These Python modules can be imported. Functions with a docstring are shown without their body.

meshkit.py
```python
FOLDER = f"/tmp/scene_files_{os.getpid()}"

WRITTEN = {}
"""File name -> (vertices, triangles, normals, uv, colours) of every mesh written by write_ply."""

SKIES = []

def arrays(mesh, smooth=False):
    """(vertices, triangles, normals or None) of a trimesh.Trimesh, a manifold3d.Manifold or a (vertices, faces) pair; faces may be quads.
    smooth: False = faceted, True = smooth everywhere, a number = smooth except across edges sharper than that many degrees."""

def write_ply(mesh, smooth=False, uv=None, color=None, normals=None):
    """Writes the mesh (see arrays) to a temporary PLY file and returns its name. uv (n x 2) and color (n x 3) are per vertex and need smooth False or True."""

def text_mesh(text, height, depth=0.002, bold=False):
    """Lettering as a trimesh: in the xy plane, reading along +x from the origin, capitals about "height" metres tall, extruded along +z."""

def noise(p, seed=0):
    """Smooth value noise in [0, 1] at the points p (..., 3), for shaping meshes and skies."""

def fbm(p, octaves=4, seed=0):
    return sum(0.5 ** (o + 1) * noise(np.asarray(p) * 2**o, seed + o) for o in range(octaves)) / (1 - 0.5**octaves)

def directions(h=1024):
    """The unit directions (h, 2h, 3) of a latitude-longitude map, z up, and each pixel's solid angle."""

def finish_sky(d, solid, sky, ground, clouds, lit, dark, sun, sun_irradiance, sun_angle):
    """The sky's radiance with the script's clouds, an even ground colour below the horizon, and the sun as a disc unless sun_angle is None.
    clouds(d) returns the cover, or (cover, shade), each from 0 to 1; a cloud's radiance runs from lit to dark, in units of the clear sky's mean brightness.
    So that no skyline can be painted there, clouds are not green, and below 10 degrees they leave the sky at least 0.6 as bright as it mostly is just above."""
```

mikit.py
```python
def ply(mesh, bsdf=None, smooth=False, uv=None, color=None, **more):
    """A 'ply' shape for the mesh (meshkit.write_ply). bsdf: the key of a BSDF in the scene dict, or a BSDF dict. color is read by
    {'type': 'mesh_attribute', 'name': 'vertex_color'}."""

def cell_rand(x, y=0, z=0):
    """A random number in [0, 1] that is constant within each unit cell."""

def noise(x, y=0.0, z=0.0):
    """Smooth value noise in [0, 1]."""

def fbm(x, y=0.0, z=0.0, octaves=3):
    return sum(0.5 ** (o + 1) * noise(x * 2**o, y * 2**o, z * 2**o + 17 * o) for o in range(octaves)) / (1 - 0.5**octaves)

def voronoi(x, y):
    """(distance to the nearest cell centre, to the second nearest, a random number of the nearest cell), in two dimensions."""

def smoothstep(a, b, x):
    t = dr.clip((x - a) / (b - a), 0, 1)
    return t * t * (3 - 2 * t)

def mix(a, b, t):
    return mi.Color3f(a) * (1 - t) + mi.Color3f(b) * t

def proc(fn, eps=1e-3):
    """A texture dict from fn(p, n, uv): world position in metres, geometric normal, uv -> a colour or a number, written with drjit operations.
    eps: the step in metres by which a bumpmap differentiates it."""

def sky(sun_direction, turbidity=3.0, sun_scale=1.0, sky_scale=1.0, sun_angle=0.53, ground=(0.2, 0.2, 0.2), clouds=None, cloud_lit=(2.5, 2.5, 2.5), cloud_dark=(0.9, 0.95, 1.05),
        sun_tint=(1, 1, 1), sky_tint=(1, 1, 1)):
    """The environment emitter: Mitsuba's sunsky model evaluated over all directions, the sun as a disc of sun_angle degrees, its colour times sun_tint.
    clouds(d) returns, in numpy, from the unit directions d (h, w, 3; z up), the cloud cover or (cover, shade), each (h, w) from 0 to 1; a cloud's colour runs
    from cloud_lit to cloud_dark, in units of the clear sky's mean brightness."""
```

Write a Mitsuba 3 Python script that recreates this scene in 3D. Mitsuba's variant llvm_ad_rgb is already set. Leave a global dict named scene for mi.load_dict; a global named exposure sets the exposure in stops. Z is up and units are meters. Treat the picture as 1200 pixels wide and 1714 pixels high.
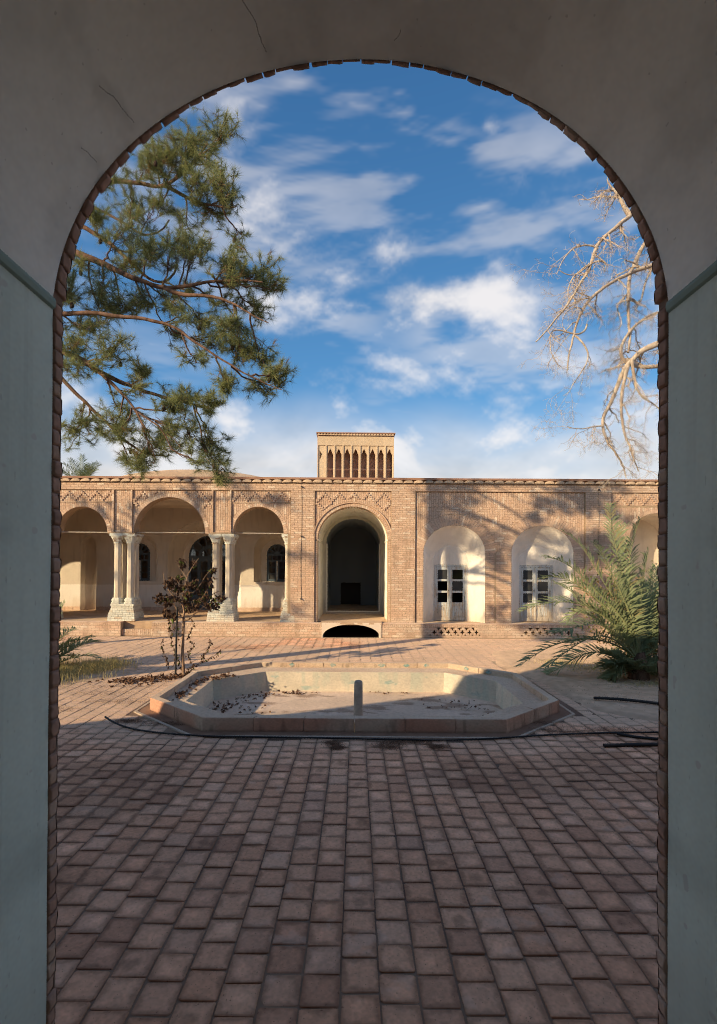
import math, random
import numpy as np, trimesh, drjit as dr, mitsuba as mi, mikit, meshkit
from mikit import noise, fbm, smoothstep, mix, cell_rand
from shapely.geometry import Polygon, box as sbox, LineString, Point, MultiPolygon
from shapely.ops import unary_union
from shapely import prepared, affinity

scene, labels = {}, {}
T = mi.ScalarTransform4f

# ------------------------------------------------------------------ camera, sky, exposure
PITCH, ROLL = math.radians(0.45), math.radians(-0.35)
scene['camera'] = {
    'type': 'perspective', 'fov': 69.17, 'fov_axis': 'x', 'near_clip': 0.05, 'far_clip': 2000.0,
    'principal_point_offset_x': 0.0042, 'principal_point_offset_y': -0.0502,
    'to_world': T().look_at(origin=[0, 0, 2.13], target=[0, math.cos(PITCH), 2.13 + math.sin(PITCH)],
                            up=[math.sin(ROLL), 0, math.cos(ROLL)]),
}
exposure = 2.75
SUN_AZ, SUN_EL = math.radians(51.0), math.radians(17.6)
SUN = (-math.sin(SUN_AZ) * math.cos(SUN_EL), -math.cos(SUN_AZ) * math.cos(SUN_EL), math.sin(SUN_EL))


def nfbm(p, octaves=5, seed=0, gain=0.5):
    out, tot = 0.0, 0.0
    for o in range(octaves):
        out = out + gain ** o * meshkit.noise(p * 2.0 ** o + 31.7 * o, seed + o)
        tot += gain ** o
    return out / tot


def sstep(a, b, x):
    t = np.clip((x - a) / (b - a), 0, 1)
    return t * t * (3 - 2 * t)


def clouds(d):
    az = np.degrees(np.arctan2(d[..., 0], d[..., 1]))
    el = np.degrees(np.arcsin(np.clip(d[..., 2], -1, 1)))
    w = 0.45 * np.stack([meshkit.noise(d * 5 + 3, 5), meshkit.noise(d * 5 + 9, 6), meshkit.noise(d * 5 + 17, 7)], -1)
    big = nfbm(d * np.array([2.6, 2.6, 3.6]) + w + 4.1, 4, 11)
    fine = nfbm(d * np.array([10.0, 10.0, 13.0]) + 1.6 * w, 7, 23, 0.62)
    streak = nfbm(d * np.array([7.0, 4.0, 26.0]) + 1.5 * w, 5, 41, 0.55)
    # how thick the cloud is in each part of the sky: thin high wisps, a few heaps, a low bank all round the horizon
    env = 0.215 + 0.50 * (big - 0.5) - 0.25 * np.exp(-((az - 3) / 32) ** 2 - ((el - 36) / 16) ** 2)
    for a, e, ra, re, k in ((-8.5, 31.5, 7.5, 5.0, .36), (-7.0, 40.0, 7.0, 6.0, -.16), (10.5, 27.2, 6.5, 2.4, .34), (3.5, 27.0, 5, 2.0, .25), (4.8, 30.6, 3.6, 2.4, .34), (17.5, 34, 7.0, 5.0, .16),
                            (-2.5, 20.5, 4.0, 1.5, .22), (6.0, 20.0, 3.0, 2.0, .22), (-13, 40, 4, 4, .14), (-1, 45, 9, 4, -.14), (14.5, 39.5, 2.0, 1.5, .30), (6.2, 43.5, 1.2, 1.0, .26), (0.5, 35.5, 1.0, 1.2, .25), (17, 22, 8, 3.0, .12), (21, 19, 8, 3, .1)):
        env = env + k * np.exp(-((az - a) / ra) ** 2 - ((el - e) / re) ** 2)
    env = env + 0.52 * sstep(20, 8, el + 9.0 * (big - 0.5) + 9 * (streak - .5))
    body = 0.78 * fine + 0.22 * streak
    cover = sstep(0.0, 0.68, env + 1.7 * (body - 0.56))
    veil = 0.34 * sstep(.42, .66, streak) * sstep(.35, .6, big)
    low = sstep(19, 9, el + 6 * (big - .5))
    cover = np.maximum(np.clip(cover, 0, 1) ** 1.3 * 0.80, np.maximum(veil, .84 * low * (0.66 + .6 * streak)))
    shade = np.clip(0.30 + 2.0 * (0.54 - fine) + 0.25 * sstep(16, 6, el), 0, 1)
    return cover, shade


scene['sky'] = mikit.sky(SUN, turbidity=2.6, sun_scale=0.74, sky_scale=0.8, clouds=clouds, cloud_lit=(3.6, 3.38, 3.2), cloud_dark=(2.5, 2.38, 2.28),
                         sun_tint=(0.94, 1.0, 1.13), sky_tint=(0.46, 0.84, 1.15), ground=(0.22, 0.18, 0.14))

# ------------------------------------------------------------------ helpers
taken = {}


def numbered(name):
    k = taken.get(name, -1) + 1
    taken[name] = k
    return name if k == 0 else f'{name}_{k:03d}'


def put(name, shape, parent=None, **tags):
    key = numbered((parent + '__' if parent else '') + name)
    scene[key] = shape
    if tags:
        labels[key] = {**labels.get(key, {}), **tags}
    return key


def thing(name, label, category, group=None, **more):
    key = numbered(name)
    labels[key] = {'label': label, 'category': category, **more}
    if group:
        labels[key]['group'] = group
    return key


class MB:
    """Collects (vertices, triangles, uv) and makes one mesh of them."""

    def __init__(self):
        self.v, self.f, self.u, self.n = [], [], [], 0

    def add(self, v, f, uv=None):
        v = np.asarray(v, float)
        f = np.asarray(f, int)
        if f.shape[1] == 4:
            f = np.vstack([f[:, [0, 1, 2]], f[:, [0, 2, 3]]])
        self.v.append(v)
        self.f.append(f + self.n)
        self.u.append(np.zeros((len(v), 2)) if uv is None else np.broadcast_to(np.asarray(uv, float), (len(v), 2)))
        self.n += len(v)
        return self

    def mesh(self):
        return np.vstack(self.v), np.vstack(self.f)

    def ply(self, bsdf, smooth=False, uv=False):
        v, f = self.mesh()
        return mikit.ply((v, f), bsdf, smooth=smooth, uv=np.vstack(self.u) if uv else None)


BOXF = np.array([[0, 2, 3, 1], [4, 5, 7, 6], [0, 1, 5, 4], [2, 6, 7, 3], [0, 4, 6, 2], [1, 3, 7, 5]])


def boxv(x0, x1, y0, y1, z0, z1):
    return np.array([[x, y, z] for z in (z0, z1) for y in (y0, y1) for x in (x0, x1)], float)


def box_mesh(*b):
    return MB().add(boxv(*b), BOXF)


def bevel_box(x0, x1, y0, y1, z0, z1, r=0.008):
    """A box with chamfered edges, as (v, f)."""
    import manifold3d as m3
    c = [(x, y, z) for x in (x0, x1) for y in (y0, y1) for z in (z0, z1)]
    pts = []
    mid = np.array([(x0 + x1) / 2, (y0 + y1) / 2, (z0 + z1) / 2])
    for p in np.array(c):
        s = np.sign(mid - p)
        for k in range(3):
            q = p + s * r
            q[k] = p[k]
            pts.append(q)
    h = m3.Manifold.hull_points(np.array(pts)).to_mesh()
    return h.vert_properties[:, :3].astype(float), h.tri_verts.astype(int)


def polys(g):
    if g.is_empty:
        return []
    if g.geom_type == 'Polygon':
        return [g]
    return [p for p in getattr(g, 'geoms', []) if p.geom_type == 'Polygon' and p.area > 1e-6]


def extr(g, y0, y1):
    """A shapely shape drawn in x and z, as a solid from y0 (front) to y1: (v, f)."""
    m = MB()
    for p in polys(g):
        t = trimesh.creation.extrude_polygon(p, abs(y1 - y0), engine='earcut')
        v = np.array(t.vertices)
        m.add(np.stack([v[:, 0], min(y0, y1) + v[:, 2], v[:, 1]], 1), np.array(t.faces)[:, ::-1])
    return m.mesh()


def tube(p, r, sides=8, cap=True):
    """A tapered tube along the points p with radii r: (v, f)."""
    p = np.asarray(p, float)
    r = np.broadcast_to(np.asarray(r, float), (len(p),))
    t = np.gradient(p, axis=0)
    t /= np.linalg.norm(t, axis=1, keepdims=True) + 1e-12
    a = np.cross(t[0], [0.31, 0.17, 0.93])
    if np.linalg.norm(a) < 1e-3:
        a = np.cross(t[0], [1, 0, 0])
    n = np.zeros_like(p)
    for i in range(len(p)):
        a = a - t[i] * (a @ t[i])
        a /= np.linalg.norm(a) + 1e-12
        n[i] = a
    b = np.cross(t, n)
    w = np.arange(sides) * 2 * np.pi / sides
    v = (p[:, None] + r[:, None, None] * (np.cos(w)[None, :, None] * n[:, None] + np.sin(w)[None, :, None] * b[:, None])).reshape(-1, 3)
    i = np.arange(sides)
    f = [np.stack([k * sides + i, k * sides + (i + 1) % sides, (k + 1) * sides + (i + 1) % sides, (k + 1) * sides + i], 1) for k in range(len(p) - 1)]
    f = np.vstack(f)
    f = np.vstack([f[:, [0, 1, 2]], f[:, [0, 2, 3]]])
    if cap:
        v = np.vstack([v, p[:1], p[-1:]])
        m = len(v)
        f = np.vstack([f, np.stack([(i + 1) % sides, i, i * 0 + m - 2], 1), np.stack([(len(p) - 1) * sides + i, (len(p) - 1) * sides + (i + 1) % sides, i * 0 + m - 1], 1)])
    return v, f


def spline(pts, n):
    """n points along a smooth curve through pts."""
    from scipy.interpolate import CubicSpline
    pts = np.asarray(pts, float)
    if len(pts) < 3:
        return pts[0] + (pts[-1] - pts[0]) * np.linspace(0, 1, n)[:, None]
    s = np.concatenate([[0], np.cumsum(np.linalg.norm(np.diff(pts, axis=0), axis=1))])
    return CubicSpline(s, pts)(np.linspace(0, s[-1], n))


def loft(rings, closed=False):
    """Quads between point rows of equal length: (v, f)."""
    rings = np.asarray(rings, float)
    m, n = rings.shape[:2]
    k = np.arange(n if closed else n - 1)
    f = np.vstack([np.stack([j * n + k, j * n + (k + 1) % n, (j + 1) * n + (k + 1) % n, (j + 1) * n + k], 1) for j in range(m - 1)])
    return rings.reshape(-1, 3), f


def arch_pts(cx, half, z0, zs, rise, n=24):
    """Outline of an arched opening in x and z: up the left side, over the arch, down the right side."""
    a = np.linspace(np.pi, 0, n)
    top = np.stack([cx + half * np.cos(a), zs + rise * np.sin(a)], 1)
    return np.vstack([[[cx - half, z0]], top, [[cx + half, z0]]])


def arch(cx, half, z0, zs, rise, n=24):
    return Polygon(arch_pts(cx, half, z0, zs, rise, n))


# ------------------------------------------------------------------ materials
def col(c):
    return {'type': 'rgb', 'value': list(c)} if not isinstance(c, dict) else c


def pbr(color, rough=0.85, spec=0.3, **more):
    return {'type': 'twosided', 'bsdf': {'type': 'principled', 'base_color': col(color), 'roughness': rough if isinstance(rough, dict) else float(rough), 'specular': float(spec), **more}}


def coded(uv):
    k = dr.floor(uv[0] / 4)
    return k, uv[0] - 4 * k, uv[1]


def brick_fn(c0, c1, c2, dirt, grain=1.0):
    def fn(p, n, uv):
        k, _, _ = coded(uv)
        r, q = cell_rand(k, 3), cell_rand(k, 11)
        c = mix(c0, c1, r)
        c = mix(c, c2, smoothstep(.80, .95, q))
        m = fbm(p[0] * 30, p[1] * 30, p[2] * 30, 3)
        c = c * (0.72 + 0.56 * m * grain)
        g = fbm(p[0] * .9 + 3, p[1] * .9, p[2] * 1.3, 4)
        c = mix(c, mi.Color3f(*dirt), 0.38 * smoothstep(.48, .72, g))
        pale = fbm(p[0] * 1.6 + 7, p[1] * 1.6, p[2] * 2.4 + 3, 4) + .16 * smoothstep(1.3, .2, p[2])
        c = mix(c, mi.Color3f(.66, .55, .45), .32 * smoothstep(.60, .76, pale))
        return c * (1 - .18 * smoothstep(.56, .72, fbm(p[0] * 5, p[1] * 5, p[2] * .8, 3)))
    return fn


scene['m_brick'] = pbr(mikit.proc(brick_fn((.60, .435, .325), (.51, .345, .25), (.66, .53, .42), (.46, .37, .30))), .9, .2)
scene['m_mortar'] = pbr(mikit.proc(lambda p, n, uv: mix((.42, .31, .215), (.33, .235, .16), fbm(p[0] * 6, p[1] * 6, p[2] * 6, 3))), .95, .1)
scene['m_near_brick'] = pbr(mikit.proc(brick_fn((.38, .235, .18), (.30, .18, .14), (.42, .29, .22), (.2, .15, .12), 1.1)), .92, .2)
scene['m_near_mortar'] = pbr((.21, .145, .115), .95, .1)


def plaster_fn(c0, c1, streak=0.15, base=None, zlow=0.0, scale=1.0):
    def fn(p, n, uv):
        m = fbm(p[0] * 1.4 * scale, p[1] * 1.4 * scale, p[2] * 1.1 * scale, 4)
        c = mix(c0, c1, smoothstep(.3, .7, m))
        s = fbm(p[0] * 9, p[1] * 9, p[2] * 1.2, 3)
        c = c * (1 - streak * smoothstep(.5, .8, s))
        g = fbm(p[0] * 55, p[1] * 55, p[2] * 55, 2)
        c = c * (.94 + .12 * g)
        if base is not None:
            lo = smoothstep(.55, 0, p[2] - zlow + .5 * (s - .5))
            c = mix(c, mi.Color3f(*base), .6 * lo)
        return c
    return fn


scene['m_plaster'] = pbr(mikit.proc(plaster_fn((.60, .525, .43), (.51, .435, .35), .12, (.45, .33, .23), .43)), .9, .15)
scene['m_white_plaster'] = pbr(mikit.proc(plaster_fn((.80, .755, .69), (.73, .675, .605), .07, (.58, .46, .35), .40)), .9, .15)
scene['m_grey_plaster'] = pbr(mikit.proc(plaster_fn((.68, .67, .59), (.60, .59, .52), .12, (.45, .38, .30), .43)), .85, .2)
scene['m_mud'] = pbr(mikit.proc(plaster_fn((.50, .36, .24), (.43, .30, .20), .1, None, 0, 2.0)), .95, .1)
scene['m_tower'] = pbr(mikit.proc(plaster_fn((.60, .47, .335), (.54, .415, .29), .06)), .95, .1)
scene['m_tower_dark'] = pbr(mikit.proc(plaster_fn((.60, .43, .34), (.52, .36, .28), .2)), .95, .1)
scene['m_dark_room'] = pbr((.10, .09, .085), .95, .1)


def arcade_fn(p, n, uv):
    f = plaster_fn((.69, .625, .54), (.61, .545, .46), .12)(p, n, uv)
    w = plaster_fn((.82, .79, .74), (.76, .72, .67), .08, (.55, .43, .33), .43)(p, n, uv)
    return mix(f, w, smoothstep(1.44, 1.40, p[2] + .05 * (fbm(p[0] * 3, p[1] * 3, 2, 3) - .5)))


scene['m_arcade'] = pbr(mikit.proc(arcade_fn), .9, .15)
# ------------------------------------------------------------------ the shaded archway the photograph looks out of
rng = np.random.default_rng(7)


def polyline_dist(a, b, line):
    d = mi.Float(9.0)
    for (x0, y0), (x1, y1) in zip(line[:-1], line[1:]):
        ex, ey = x1 - x0, y1 - y0
        t = dr.clip(((a - x0) * ex + (b - y0) * ey) / (ex * ex + ey * ey), 0, 1)
        d = dr.minimum(d, dr.sqrt(dr.square(a - x0 - t * ex) + dr.square(b - y0 - t * ey)))
    return d


CRACKS = [  # angle over the vault (degrees from the left spring) and y: real cracks in the plaster
    [(72, 1.84), (71, 1.74), (69.5, 1.66), (70, 1.58), (68, 1.52)],
    [(42, 1.84), (40.5, 1.72), (39, 1.66)], [(31, 1.84), (30, 1.76)],
    [(3, 1.33), (7, 1.40), (8, 1.47), (13, 1.52)],
    [(97, 1.84), (98, 1.80)],
]


def vault_fn(p, n, uv):
    m = fbm(p[0] * 1.6, p[1] * 1.6, p[2] * 1.6, 4)
    c = mix((.76, .755, .725), (.67, .67, .645), smoothstep(.3, .7, m))
    s = fbm(p[0] * 7, p[1] * 3, p[2] * 7, 4)
    c = c * (1 - .11 * smoothstep(.5, .75, s))
    c = c * (.95 + .1 * fbm(p[0] * 60, p[1] * 60, p[2] * 60, 2))
    a = dr.atan2(mi.Float((p[2] - 3.08) / .93), mi.Float(-(p[0] + 0.0) / 1.06)) * (180 / math.pi)
    wob = 0.9 * (fbm(p[0] * 14, p[1] * 14, p[2] * 14, 3) - .5)
    d = mi.Float(9.0)
    for line in CRACKS:
        d = dr.minimum(d, polyline_dist((a + 2 * wob) * .0175, p[1] + .03 * wob, [(u * .0175, v) for u, v in line]))
    c = mix(c, (.09, .08, .07), .6 * smoothstep(.0024, .0005, d))
    c = c * (1 - .16 * smoothstep(.05, .0, d) * smoothstep(.4, .6, s))
    b = fbm(p[0] * 3 + 5, p[1] * 5, p[2] * 3, 4)
    c = c * (1 - .10 * smoothstep(.52, .72, b))
    c = c * (1 - .12 * smoothstep(1.76, 1.90, p[1] + .16 * (s - .5)) * smoothstep(.42, .6, m))
    pit = fbm(p[0] * 45, p[1] * 45, p[2] * 45, 2)
    return c * (1 - .22 * smoothstep(.85, .89, pit))


def green_fn(p, n, uv):
    m = fbm(p[0] * 2, p[1] * 2, p[2] * 1.2, 4)
    c = mix((.61, .695, .635), (.545, .63, .58), smoothstep(.3, .7, m))
    w = fbm(p[1] * 22, p[2] * 1.6, p[0], 3)
    c = c * (1 - .05 * smoothstep(.5, .75, w))
    g = fbm(p[0] * 70, p[1] * 70, p[2] * 70, 2)
    c = c * (.95 + .1 * g)
    chip = fbm(p[1] * 16 + 7, p[2] * 16, p[0], 3)
    c = mix(c, (.5, .52, .49), .8 * smoothstep(.80, .83, chip))
    b = fbm(p[1] * 1.1, p[2] * 3.5, 3, 4)
    c = c * (1 - .16 * smoothstep(.5, .7, b))
    nick = fbm(p[1] * 60, p[2] * 25, 7, 2)
    c = c * (1 - .16 * smoothstep(.87, .90, nick))
    drip = fbm(p[1] * 30, p[2] * .7, 11, 3)
    c = c * (1 - .05 * smoothstep(.58, .72, drip))
    return mix(c, (.34, .33, .29), .5 * smoothstep(1.0, .4, p[2] + .5 * (m - .5)))


scene['m_vault'] = pbr(mikit.proc(vault_fn), .9, .15)
scene['m_green'] = pbr(mikit.proc(green_fn), .7, .3)
scene['m_trim_green'] = pbr((.22, .30, .27), .7, .3)

near = thing('entrance_archway', 'shaded plaster archway with pale green painted jambs and rough brick edging, framing the courtyard', 'archway')
YF, YB = 1.85, -3.4           # outer edge of the plaster, back wall
XL, XR, ZS, RISE = -1.085, 1.112, 3.085, 0.868
XC, HALF = (XL + XR) / 2, (XR - XL) / 2
RISE = .928


def wavy_sheet(fn, nu, nv, amp=.006):
    """A grid sheet from fn(u, v) arrays with slight unevenness, as trowelled plaster has."""
    u, v = np.meshgrid(np.linspace(0, 1, nu), np.linspace(0, 1, nv))
    p = fn(u, v)
    d = amp * 2 * (nfbm(p * 1.7, 3, 3) - .5)[..., None]
    c = np.array([XC, 0, 2.0]) * np.array([1, 0, 1])
    out = p * np.array([1, 0, 1]) - c * np.array([1, 0, 1])
    out /= np.linalg.norm(out, axis=-1, keepdims=True) + 1e-9
    return loft(p + d * out)


edge = lambda v: YF - 0.0 * v
v_, f_ = wavy_sheet(lambda u, v: np.stack([XC - HALF * np.cos(np.pi * u), YB + (YF + .061 * np.sin(np.pi * u) ** .7 - YB) * v, ZS + RISE * np.sin(np.pi * u)], -1), 97, 90)
put('vault', mikit.ply((v_, f_), 'm_vault', smooth=True), near)
for s, x in ((-1, XL), (1, XR)):
    v_, f_ = wavy_sheet(lambda u, v: np.stack([x + 0 * u, YB + (YF - YB) * v, .38 + (ZS - .02 - .38) * u], -1), 60, 60, .004)
    put('jamb', mikit.ply((v_, f_), 'm_green', smooth=True), near, label='pale green painted jamb on the %s' % ('left' if s < 0 else 'right'))
    prof = np.array([[0, -.030], [.010, -.024], [.013, -.006], [.009, .008], [0, .014]])
    rows = [np.stack([x - s * prof[:, 0], 0 * prof[:, 0] + y, ZS - .01 + prof[:, 1] + .006 * (meshkit.noise(np.array([y * 3.0, s, 0.])) - .5)], -1) for y in np.linspace(YB, YF - .004, 50)]
    v_, f_ = loft(np.array(rows))
    m = MB().add(v_, f_)
    m.add(rows[-1], [[0, 1, 2], [0, 2, 3], [0, 3, 4]])
    put('ledge', m.ply('m_trim_green'), near)
put('floor', box_mesh(XL - .3, XR + .3, YB, 1.97, .25, .40).ply('m_mud'), near)
put('back_wall', box_mesh(XL - .5, XR + .5, YB - .2, YB, .2, 4.6).ply('m_vault'), near)
# outer masonry: the wall that carries the brick edge, seen only as its reveal from inside; its roofline casts the shade on the paving
YO = 1.925
opening = arch(XC, HALF + .0035, -.1, ZS, RISE + .0035, 60)
front = Polygon([(-30, -.1), (-30, 2.45), (-10.3, 2.5), (-9.6, 2.95), (-8.3, 3.75), (-7.3, 4.5), (-7.1, 4.9), (14, 4.9), (14, -.1)])
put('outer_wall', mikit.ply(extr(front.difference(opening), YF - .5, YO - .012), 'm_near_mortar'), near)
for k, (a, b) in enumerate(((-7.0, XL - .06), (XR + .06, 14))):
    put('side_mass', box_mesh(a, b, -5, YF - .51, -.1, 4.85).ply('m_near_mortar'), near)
put('roof', box_mesh(-7, 14, -5, YF - .51, 4.35, 4.86).ply('m_mud'), near)


def rough_brick(cx, cz, ax, L, H, y0, y1, k):
    """One worn brick of the edging. ax: unit vector (x, z) pointing into the opening; L: its bed length behind the face; H: its height along the edge."""
    r = rng
    nx, ny, nz = 5, 4, 5
    m = trimesh.creation.box((1, 1, 1)).subdivide().subdivide()
    v = np.array(m.vertices)
    q = np.sign(v) * (np.abs(v * 2) ** 1.0) / 2
    rad = .05
    inner = np.clip(q, -.5 + rad, .5 - rad)
    d = q - inner
    q = inner + d / np.maximum(np.linalg.norm(d, axis=1, keepdims=True), 1e-9) * np.minimum(np.linalg.norm(d, axis=1, keepdims=True), rad)
    q = q * np.array([L, y1 - y0, H])
    q[:, 0] += .004 * (r.random() - .5) * 2
    tang = np.array([-ax[1], ax[0]])
    w = np.stack([cx + q[:, 0] * ax[0] + q[:, 2] * tang[0], (y0 + y1) / 2 + q[:, 1], cz + q[:, 0] * ax[1] + q[:, 2] * tang[1]], 1)
    w += .007 * (np.stack([meshkit.noise(w * 42, s + 90) for s in range(3)], -1) - .5)
    return (w, np.array(m.faces)), np.full((len(w), 2), (4.0 * k + 1, 0))


k = 0
for s, x in ((-1, XL), (1, XR)):
    z = .36
    while z < ZS - .01:
        h = .058 + .008 * (rng.random() - .5)
        proud = .003 + .0035 * rng.random()
        mm, uv = rough_brick(x + s * (.06 - proud), z + h / 2, (-s, 0), .12, h - .001 - .003 * rng.random(), YF + .002, YF + .056 + .005 * (rng.random() - .5), k)
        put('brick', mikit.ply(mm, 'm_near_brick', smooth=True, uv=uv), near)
        z += h
        k += 1
n = 46
aa = np.linspace(0, np.pi, 400)
pp = np.stack([XC - HALF * np.cos(aa), ZS + RISE * np.sin(aa)], 1)
ss = np.concatenate([[0], np.cumsum(np.linalg.norm(np.diff(pp, axis=0), axis=1))])
pos = 0.02
while pos < ss[-1] - .03:
    h = .058 + .022 * (rng.random() - .5)
    i = np.searchsorted(ss, pos + h / 2)
    t = pp[min(i + 1, 399)] - pp[max(i - 1, 0)]
    t /= np.linalg.norm(t)
    ax = np.array([t[1], -t[0]])            # into the opening
    proud = .0025 + .0065 * rng.random()
    mm, uv = rough_brick(pp[i][0] - ax[0] * (.06 - proud), pp[i][1] - ax[1] * (.06 - proud), ax, .12, h + .001 - .003 * rng.random(), YF + .061 * math.sin(np.pi * i / 400) ** .7 + .002, YO + .012 * (rng.random() - .5), k)
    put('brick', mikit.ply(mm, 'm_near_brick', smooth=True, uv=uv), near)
    pos += h
    k += 1
# ------------------------------------------------------------------ ground, paving, dirt
def octagon(wx, wc, y0, yc0, yc1, y1, ox=0.0):
    return [(-wx + ox, yc0), (-wc + ox, y0), (wc + ox, y0), (wx + ox, yc0), (wx + ox, yc1), (wc + ox, y1), (-wc + ox, y1), (-wx + ox, yc1)]


O_OUT = octagon(3.02, 1.955, 6.70, 7.69, 9.66, 10.72)
O_RIM = octagon(2.90, 1.90, 6.825, 7.745, 9.61, 10.60)      # inner edge of the upstanding rim
O_LED = octagon(2.56, 1.74, 7.18, 7.90, 9.40, 10.16)        # inner edge of the ledge
O_FLR = octagon(2.54, 1.73, 7.20, 7.91, 9.39, 10.14)
O_APR = octagon(3.22, 2.04, 6.50, 7.60, 9.76, 10.92)        # cement edging in the paving


def ground_fn(p, n, uv):
    m = fbm(p[0] * .5, p[1] * .5, 0, 4)
    c = mix((.52, .375, .265), (.42, .29, .205), smoothstep(.3, .7, m))
    g = fbm(p[0] * 9, p[1] * 9, 1, 4)
    return c * (.75 + .5 * g)


scene['m_ground'] = pbr(mikit.proc(ground_fn), .95, .1)
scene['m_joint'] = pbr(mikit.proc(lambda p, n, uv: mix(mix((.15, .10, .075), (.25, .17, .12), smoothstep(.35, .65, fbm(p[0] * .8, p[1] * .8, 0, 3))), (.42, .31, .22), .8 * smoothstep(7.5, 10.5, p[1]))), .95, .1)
far = Polygon([(-600, -40), (600, -40), (600, 900), (-600, 900)])
yard = sbox(-10, 1.9, 10, 15.9)
g = MB()
for part, z in ((far.difference(unary_union([yard, sbox(-1.1, 15.8, .9, 18.95)])), 0.0), (yard.difference(unary_union([Polygon(O_APR), sbox(-1.0, 15.87, .76, 16)])), -.0065)):
    for q in polys(part):
        v, f = trimesh.creation.triangulate_polygon(q, engine='earcut')
        g.add(np.column_stack([v, np.full(len(v), z)]), f)
put('ground', g.ply('m_joint'), kind='structure', label='bare earth of the courtyard and of the land around the house')


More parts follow.
